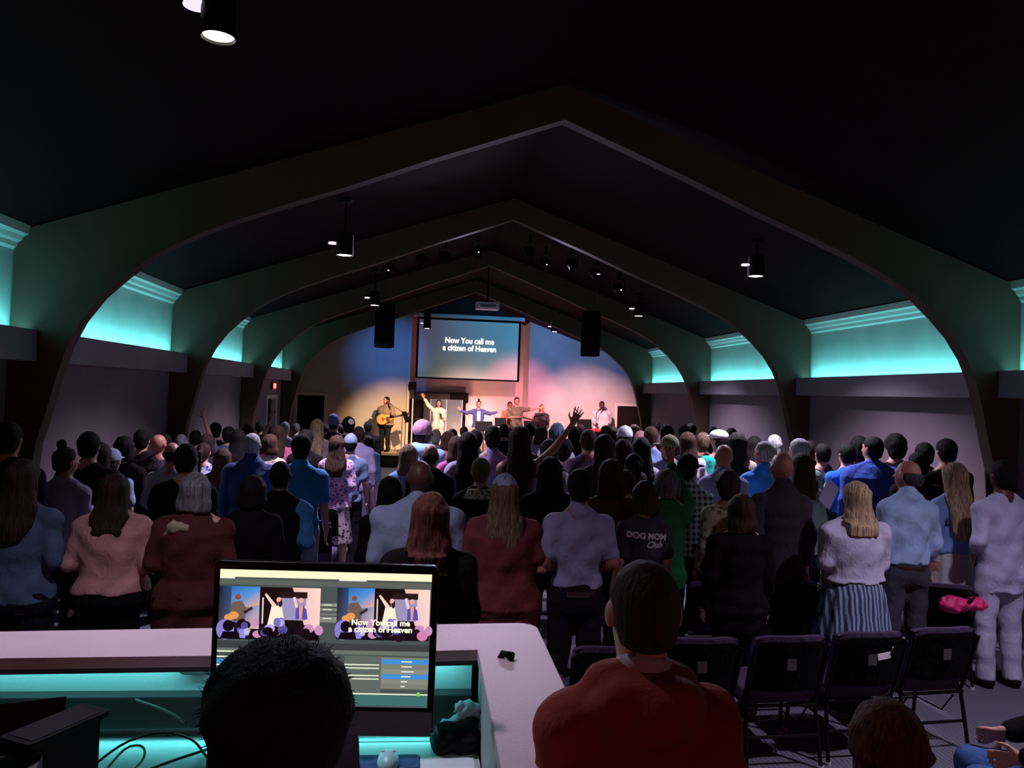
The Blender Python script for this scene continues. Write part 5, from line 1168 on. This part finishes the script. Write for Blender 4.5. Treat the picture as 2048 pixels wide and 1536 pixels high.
def preview(u0, u1, v0, v1, words):
    def q(a, b): return (u0+a*(u1-u0), v0+b*(v1-v0))
    def RR(a0, b0, a1, b1, c): x = q(a0, b0); y = q(a1, b1); R(x[0], x[1], y[0], y[1], c)
    def pp(L, c): pc.poly([U(*q(a, b)) for a, b in L][::-1], c if isinstance(c, str) else c[::-1])
    RR(0, 0, 1, 1, '1a0c10')
    pp([(0, 0), (.4, 0), (.4, 1), (0, 1)], ['201c24', '2f7fc8', 'f6c8a8', '4a3a44']); pp([(.12, 0), (.4, 0), (.4, .35), (.12, .45)], ['2a6cb8', '3f8fdc', 'e0a890', '7896c0'])
    RR(.4, 0, .88, .75, '1c0d10'); pp([(.72, 0), (1, 0), (1, 1), (.9, 1)], ['e8c0b0', 'ffd8cc', 'ffd0cc', 'f0c0c8']); RR(.60, .08, .87, .2, '2a1818'); RR(.58, .2, .86, .62, '9a92b8'); RR(.425, .2, .44, .7, 'd8d0c8')
    def dsc(a, b, ra, rb, c): x = U(*q(a, b)); pc.disc(x[0], x[1], ra*Wd*(u1-u0), rb*Hd*(v1-v0), c)
    def lm(a, b, w_, c, w2=None): pc.limb(U(*q(*a)), U(*q(*b)), w_, c, w2)
    # guitarist
    pp([(.13, .3), (.22, .27), (.27, .4), (.26, .66), (.13, .66), (.11, .45)], '6e5a50'); dsc(.185, .2, .028, .055, '8a4a3a'); lm((.25, .5), (.33, .4), .004, '3a2420'); dsc(.15, .55, .05, .07, 'e89a54'); dsc(.10, .6, .045, .07, 'e89a54')
    # singers
    pp([(.52, .35), (.62, .35), (.66, .75), (.48, .75)], 'f8ecd4'); dsc(.59, .24, .026, .055, 'f0a090'); dsc(.605, .3, .02, .08, '3a1a18'); dsc(.59, .23, .02, .045, 'f4b09c'); lm((.55, .36), (.455, .13), .006, 'f6d0c0', .003)
    pp([(.76, .34), (.86, .34), (.88, .6), (.76, .6)], '5a4cae'); pp([(.79, .34), (.83, .34), (.82, .62), (.80, .62)], 'e09a8c'); dsc(.81, .24, .024, .05, 'f0a898'); lm((.77, .38), (.74, .18), .004, 'f0c8d0'); lm((.85, .38), (.93, .25), .004, 'f0c8d0')
    # crowd
    RR(0, .8, 1, 1, '180b14')
    rnd = random.Random(3)
    for k in range(26):
        a = rnd.random(); b = .66+.3*rnd.random(); c = rnd.choice(['180a10', '1c0e18', '7a6cc0', 'b8a8dc', '241020', '5a4c9a', '1a0a10', 'c890b8'])
        dsc(a, b, .035+.02*rnd.random(), .07+.03*rnd.random(), c)
    dsc(.07, .82, .09, .2, '8a7cd0'); dsc(.10, .75, .055, .11, '120810'); pp([(.02, 1), (.05, .86), (.16, .86), (.22, 1)], '120810'); pp([(.2, .82), (.27, .8), (.27, .98), (.22, .98)], '8a8ce0')
    for k in range(5): lm((.265+.008*k, .92), (.262+.014*k, .78+.015*abs(k-2)), .0016, 'c8b8e0')
    if words: dsc(.93, .9, .06, .1, 'd080a8')
preview(0.0, .475, .125, .515, False); preview(.555, .995, .115, .50, True)
for k, (v, c) in enumerate(((.235, '8a9088'), (.27, '7c827a'), (.305, '6e746c'), (.335, '8a9088'), (.355, '7c827a'))): R(.475, v, .555, v+.022, c)
for v in (.243, .278, .343): R(.49, v, .53, v+.006, 'e8ecd8')
R(0, .53, 1, .58, '3c3e40'); R(0, .58, 1, .61, '6a706a'); R(.60, .62, .775, .95, '5f6862')
for v in (.68, .705, .76, .785):
    R(.60, v, .765, v+.008, 'f0f2d8'); R(.60, v+.009, .72, v+.012, '8a9088')
R(.775, .625, 1, .86, '7a8074')
for k, c in enumerate(('3f8fd8', '7a8074', '8a8c80', '3f8fd8', '85877c', '7c7e74')):
    v = .64+k*.037; R(.78, v, .998, v+.034, c); R(.87, v+.012, .87+(.05, .05, .06, .045, .03, .02)[k], v+.02, 'f4f4e0')
R(.60, .895, 1, .905, 'e8ecd8'); pc.disc(*U(.955, .897), .006, .006, '7ad05a'); R(.56, .92, .60, .985, 'f0f0d8'); R(.60, .91, 1, .985, '3d6e6a')
for v in (.6, .64, .70, .735, .765, .79, .82, .85, .88): R(0, v, .08 if v < .7 else .05, v+.010, 'f0f2d8')
R(0, .66, .09, .695, '3f8fd8')
me = bpy.data.meshes.new('picture'); me.from_pydata(pc.v, [], pc.f); ca_ = me.color_attributes.new('col', 'FLOAT_COLOR', 'POINT')
for i, c in enumerate(pc.c): ca_.data[i].color = (*c, 1)
pm = bpy.data.materials.new('display_picture'); pm.use_nodes = True; nt = pm.node_tree; nt.nodes.clear()
e = nt.nodes.new('ShaderNodeEmission'); a = nt.nodes.new('ShaderNodeAttribute'); a.attribute_name = 'col'; o_ = nt.nodes.new('ShaderNodeOutputMaterial'); nt.links.new(a.outputs['Color'], e.inputs[0]); nt.links.new(e.outputs[0], o_.inputs[0]); e.inputs[1].default_value = 1.05
ob('display_picture', me, pm, mo)
WL = emis('display_words', 'fff6dc', 1.1)
for s_, u, v in (('Now You call me', .765, .37), ('a citizen of Heaven', .765, .42)):
    t = ob('lettering', textmesh(s_, .024, .0, bold=.0008), WL, mo); x, z = U(u, v); t.location = (x, -.0075, z); t.rotation_euler = (math.pi/2, 0, 0)
# things on the desk
lo = emp('laptop', (-2.42, 2.45, 1.08), math.radians(18), label='dark laptop with raised lid at the left end of the booth', category='laptop')
ob('keyboard_base', MB().box(-.17, .17, -.24, .0, .0, .016).mesh('kb', .003), mat('laptop_black', '141015', .5), lo)
ob('lid', MB().box(-.17, .17, -.004, .004, .0, .23, M=Matrix.Rotation(math.radians(-20), 4, 'X')).mesh('ld', .003), mat('laptop_black', '141015', .5), lo)
mx_ = emp('mixing_console', (-2.55, 1.75, 1.08), math.radians(12), label='large dark mixing console sloping across the lower left corner', category='mixing console')
Mt = Matrix.Rotation(math.radians(7), 4, 'X')
ob('console_body', MB().prism([(-.45, 0), (.45, 0), (.45, .18), (-.45, .07)], -.5, .42, 'x').mesh('cb', .008), mat('console_dark', '1d1413', .6), mx_)
fm = MB(); km = MB(); lm_ = MB()
Mf = Matrix.Translation((0, 0, .125)) @ Matrix.Rotation(math.atan2(.11, .9), 4, 'X')
for i in range(16):
    x = -.44+i*.053
    lm_.box(x-.002, x+.002, -.38, -.12, .0, .002, M=Mf); fm.box(x-.009, x+.009, -.30+.012*((i*7) % 9), -.275+.012*((i*7) % 9), .002, .014, M=Mf)
    for j in range(6): km.lathe([(.009, 0), (.008, .014), (.004, .016)], (x, -.04+j*.07, .0), 8, M=Mf)
ob('fader_slots', lm_.mesh('fs'), mat('slot_black', '050303', .9), mx_, kind='stuff'); ob('fader_caps', fm.mesh('fc'), mat('fader_grey', '4a3a38', .5), mx_, kind='stuff'); ob('knobs', km.mesh('kn'), mat('knob_dark', '2c2224', .5), mx_, kind='stuff')
ob('side_cheek', MB().prism([(-.46, 0), (.46, 0), (.46, .20), (-.46, .085)], .42, .45, 'x').mesh('ck', .004), mat('cheek_brown', '2c1a14', .6, 'wood'), mx_)
tb = emp('small_controller', (-2.20, 2.33, 1.30), math.radians(-28), label='flat black controller resting on the console corner', category='controller')
ob('case', MB().rbox(-.06, .06, -.13, .13, 0, .018, .012).mesh('cs', .003), mat('controller_black', '0c090a', .7), tb)
ob('key_area', MB().box(-.05, .05, -.11, .10, .018, .020).mesh('ka'), mat('controller_keys', '1c1719', .7), tb)
ob('support', MB().box(-.05, .05, -.1, .1, -.2, 0).mesh('sp'), BK, tb)
# cables
CB = mat('cable_black', '0e0a0c', .5); CG = mat('cable_grey', '6e6862', .5); CT = mat('cable_pale', 'b8c0bc', .5)
rn = random.Random(11)
def cable(pts, r, m, lab):
    cu = bpy.data.curves.new('cable', 'CURVE'); cu.dimensions = '3D'; cu.bevel_depth = r; cu.bevel_resolution = 2; cu.resolution_u = 6
    sp = cu.splines.new('BEZIER'); sp.bezier_points.add(len(pts)-1)
    for i, p in enumerate(pts): b = sp.bezier_points[i]; b.co = p; b.handle_left_type = b.handle_right_type = 'AUTO'
    o = bpy.data.objects.new('cable', cu); C.objects.link(o); dg = bpy.context.evaluated_depsgraph_get(); dg.update()
    me = bpy.data.meshes.new_from_object(o.evaluated_get(dg)); bpy.data.objects.remove(o)
    return ob('cable', me, m, None, label=lab, category='cable', group='tangled cables on the booth desk')
H = 1.088
cl = [([(-2.13, 2.74, 1.22), (-2.0, 2.68, 1.20), (-1.93, 2.62, 1.19)], .004, CG, 'thin pale cable end sticking out left of the monitor'),
 ([(-2.2, 2.5, H), (-2.08, 2.66, 1.13), (-1.95, 2.68, 1.12), (-1.84, 2.58, H)], .004, CB, 'black cable arching behind the tangle'),
 ([(-2.14, 2.52, H), (-2.08, 2.62, 1.12), (-2.04, 2.56, 1.1), (-2.09, 2.50, H), (-2.16, 2.5, H)], .004, CG, 'grey cable coiled in a small loop'),
 ([(-2.2, 2.44, H), (-2.05, 2.5, 1.1), (-1.92, 2.46, H), (-1.8, 2.5, H)], .005, CB, 'thick black cable crossing toward the monitor stand'),
 ([(-2.16, 2.36, H), (-2.06, 2.42, 1.1), (-1.97, 2.5, 1.11), (-1.86, 2.66, H)], .0045, CB, 'black cable running up to the counter panel'),
 ([(-2.12, 2.28, H), (-2.02, 2.34, H), (-1.9, 2.4, H), (-1.82, 2.48, H)], .004, CB, 'black cable bending over the ruled paper'),
 ([(-2.02, 2.2, H), (-1.92, 2.26, H), (-1.85, 2.36, H), (-1.84, 2.5, H)], .004, CB, 'black cable nearest the operator, across the ruled paper'),
 ([(-2.12, 2.786, 1.30), (-2.06, 2.78, 1.345), (-2.0, 2.785, 1.335)], .003, CT, 'pale cable left of the dark oval adapter'),
 ([(-1.86, 2.785, 1.335), (-1.82, 2.78, 1.33), (-1.79, 2.785, 1.30)], .003, CT, 'pale cable right of the dark oval adapter')]
for c in cl: cable(*c)
av = emp('power_adapter', (-1.94, 2.775, 1.33), label='dark oval adapter on the teal-lit inner wall of the booth', category='adapter')
ob('adapter_body', MB().rbox(-.065, .065, -.02, .02, -.035, .028, .028, 'y').mesh('ab', .006), mat('adapter_dark', '2a2426', .6), av); ob('plug', MB().tube([(.06, 0, 0), (.085, 0, 0)], .008, 8).mesh('pg'), CB, av)
sh_ = emp('ruled_paper', (-1.98, 2.33, 1.0805), math.radians(-6), label='pale ruled sheet under the cables on the booth desk', category='paper')
ob('sheet', MB().box(-.13, .13, -.16, .16, 0, .0012).mesh('sh'), mat('paper_white', 'e8e0e0', .8), sh_)
rl = MB()
for k in range(13): rl.box(-.115+k*.018, -.1138+k*.018, -.14, .14, .0012, .0016)
ob('ruled_lines', rl.mesh('rl'), mat('line_grey', '6a6670', .8), sh_)
pt = emp('desk_mat', (-1.18, 2.62, 1.0805), 0, label='pale sheet on the desk right of the monitor stand', category='desk mat')
ob('sheet', MB().rbox(-.2, .19, -.14, .08, 0, .002, .01).mesh('sh'), mat('mat_pale', 'cfd8d6', .7), pt); ob('edge', MB().box(-.2, .19, .08, .084, 0, .003).mesh('eg'), mat('tray_brown', '3a2f30', .8, 'paint'), pt)
mp = emp('mouse_pad', (-1.26, 2.46, 1.0825), label='dark blue mouse pad at the bottom of the view', category='mouse pad')
ob('pad', MB().rbox(-.14, .09, -.12, .14, 0, .004, .02).mesh('pd', .001), mat('pad_blue', '1c3c78', .8, 'fabric'), mp); ob('stitched_rim', MB().rbox(-.143, .093, -.123, .143, -.0005, .002, .02).mesh('rm'), mat('pad_rim', '102040', .8), mp)
ms = emp('computer_mouse', (-1.27, 2.535, 1.087), label='pale perforated mouse on the blue pad', category='mouse')
g_ = G((-.06, -.08, -.01), (.06, .08, .06), .006); g_.ell((0, 0, .005), (.036, .062, .034), .005); g_.zcut(z0=0); ob('mouse_shell', g_.mesh('ms'), mat('mouse_pale', '9fd0d0', .4), ms)
hm_ = MB()
for k in range(9): hm_.lathe([(.0028, .0), (.0028, .004)], (-.022+k*.0055, .012, .034-.0000*k), 6)
ob('perforations', hm_.mesh('pf'), mat('paper_white', 'e8e0e0', .8), ms, kind='stuff')
pu = emp('black_pouch', (-1.04, 2.64, 1.08), math.radians(5), label='black fabric pouch on the desk right of the monitor', category='pouch')
g_ = G((-.13, -.09, -.02), (.13, .1, .16), .008); g_.loft([(0, .082, .045, 0), (.04, .085, .048, 0), (.075, .078, .03, .01), (.09, .06, .012, .02)], 0, 3, inf=.003); g_.noise(.006, (40, 36, 40), 4); g_.zcut(z0=0)
ob('pouch_body', g_.mesh('pu'), mat('pouch_black', '181214', .6, 'fabric'), pu); ob('strap', MB().tube([(.08, .0, .12), (.10, -.02, .26), (.14, -.03, .335), (.165, -.06, .332)], [.008, .009, .012, .016], 8).mesh('st', smooth=True), mat('strap_black', '151012', .7), pu)
ti = emp('tissue', (-1.02, 2.70, 1.165), label='crumpled tissue glowing teal on top of the black pouch', category='tissue')
g_ = G((-.12, -.06, -.05), (.10, .06, .10), .006); g_.ell((.01, 0, .03), (.04, .025, .03), .01); g_.ell((.045, 0, .01), (.03, .02, .03), .01); g_.cap((0, 0, .0), (-.085, 0, -.025), .022, .006, .01); g_.noise(.006, (90, 80, 90), 1)
ob('tissue_sheet', g_.mesh('ti'), mat('tissue_white', 'd8e4e4', .9, 'fabric'), ti)
print('PEOPLE', len(PEOPLE))
for p in PEOPLE: print('  %-60s X%6.2f Y%6.2f H%5.2f g%4.2f' % (p[0][:60], p[1], p[2], p[3], p[4]))
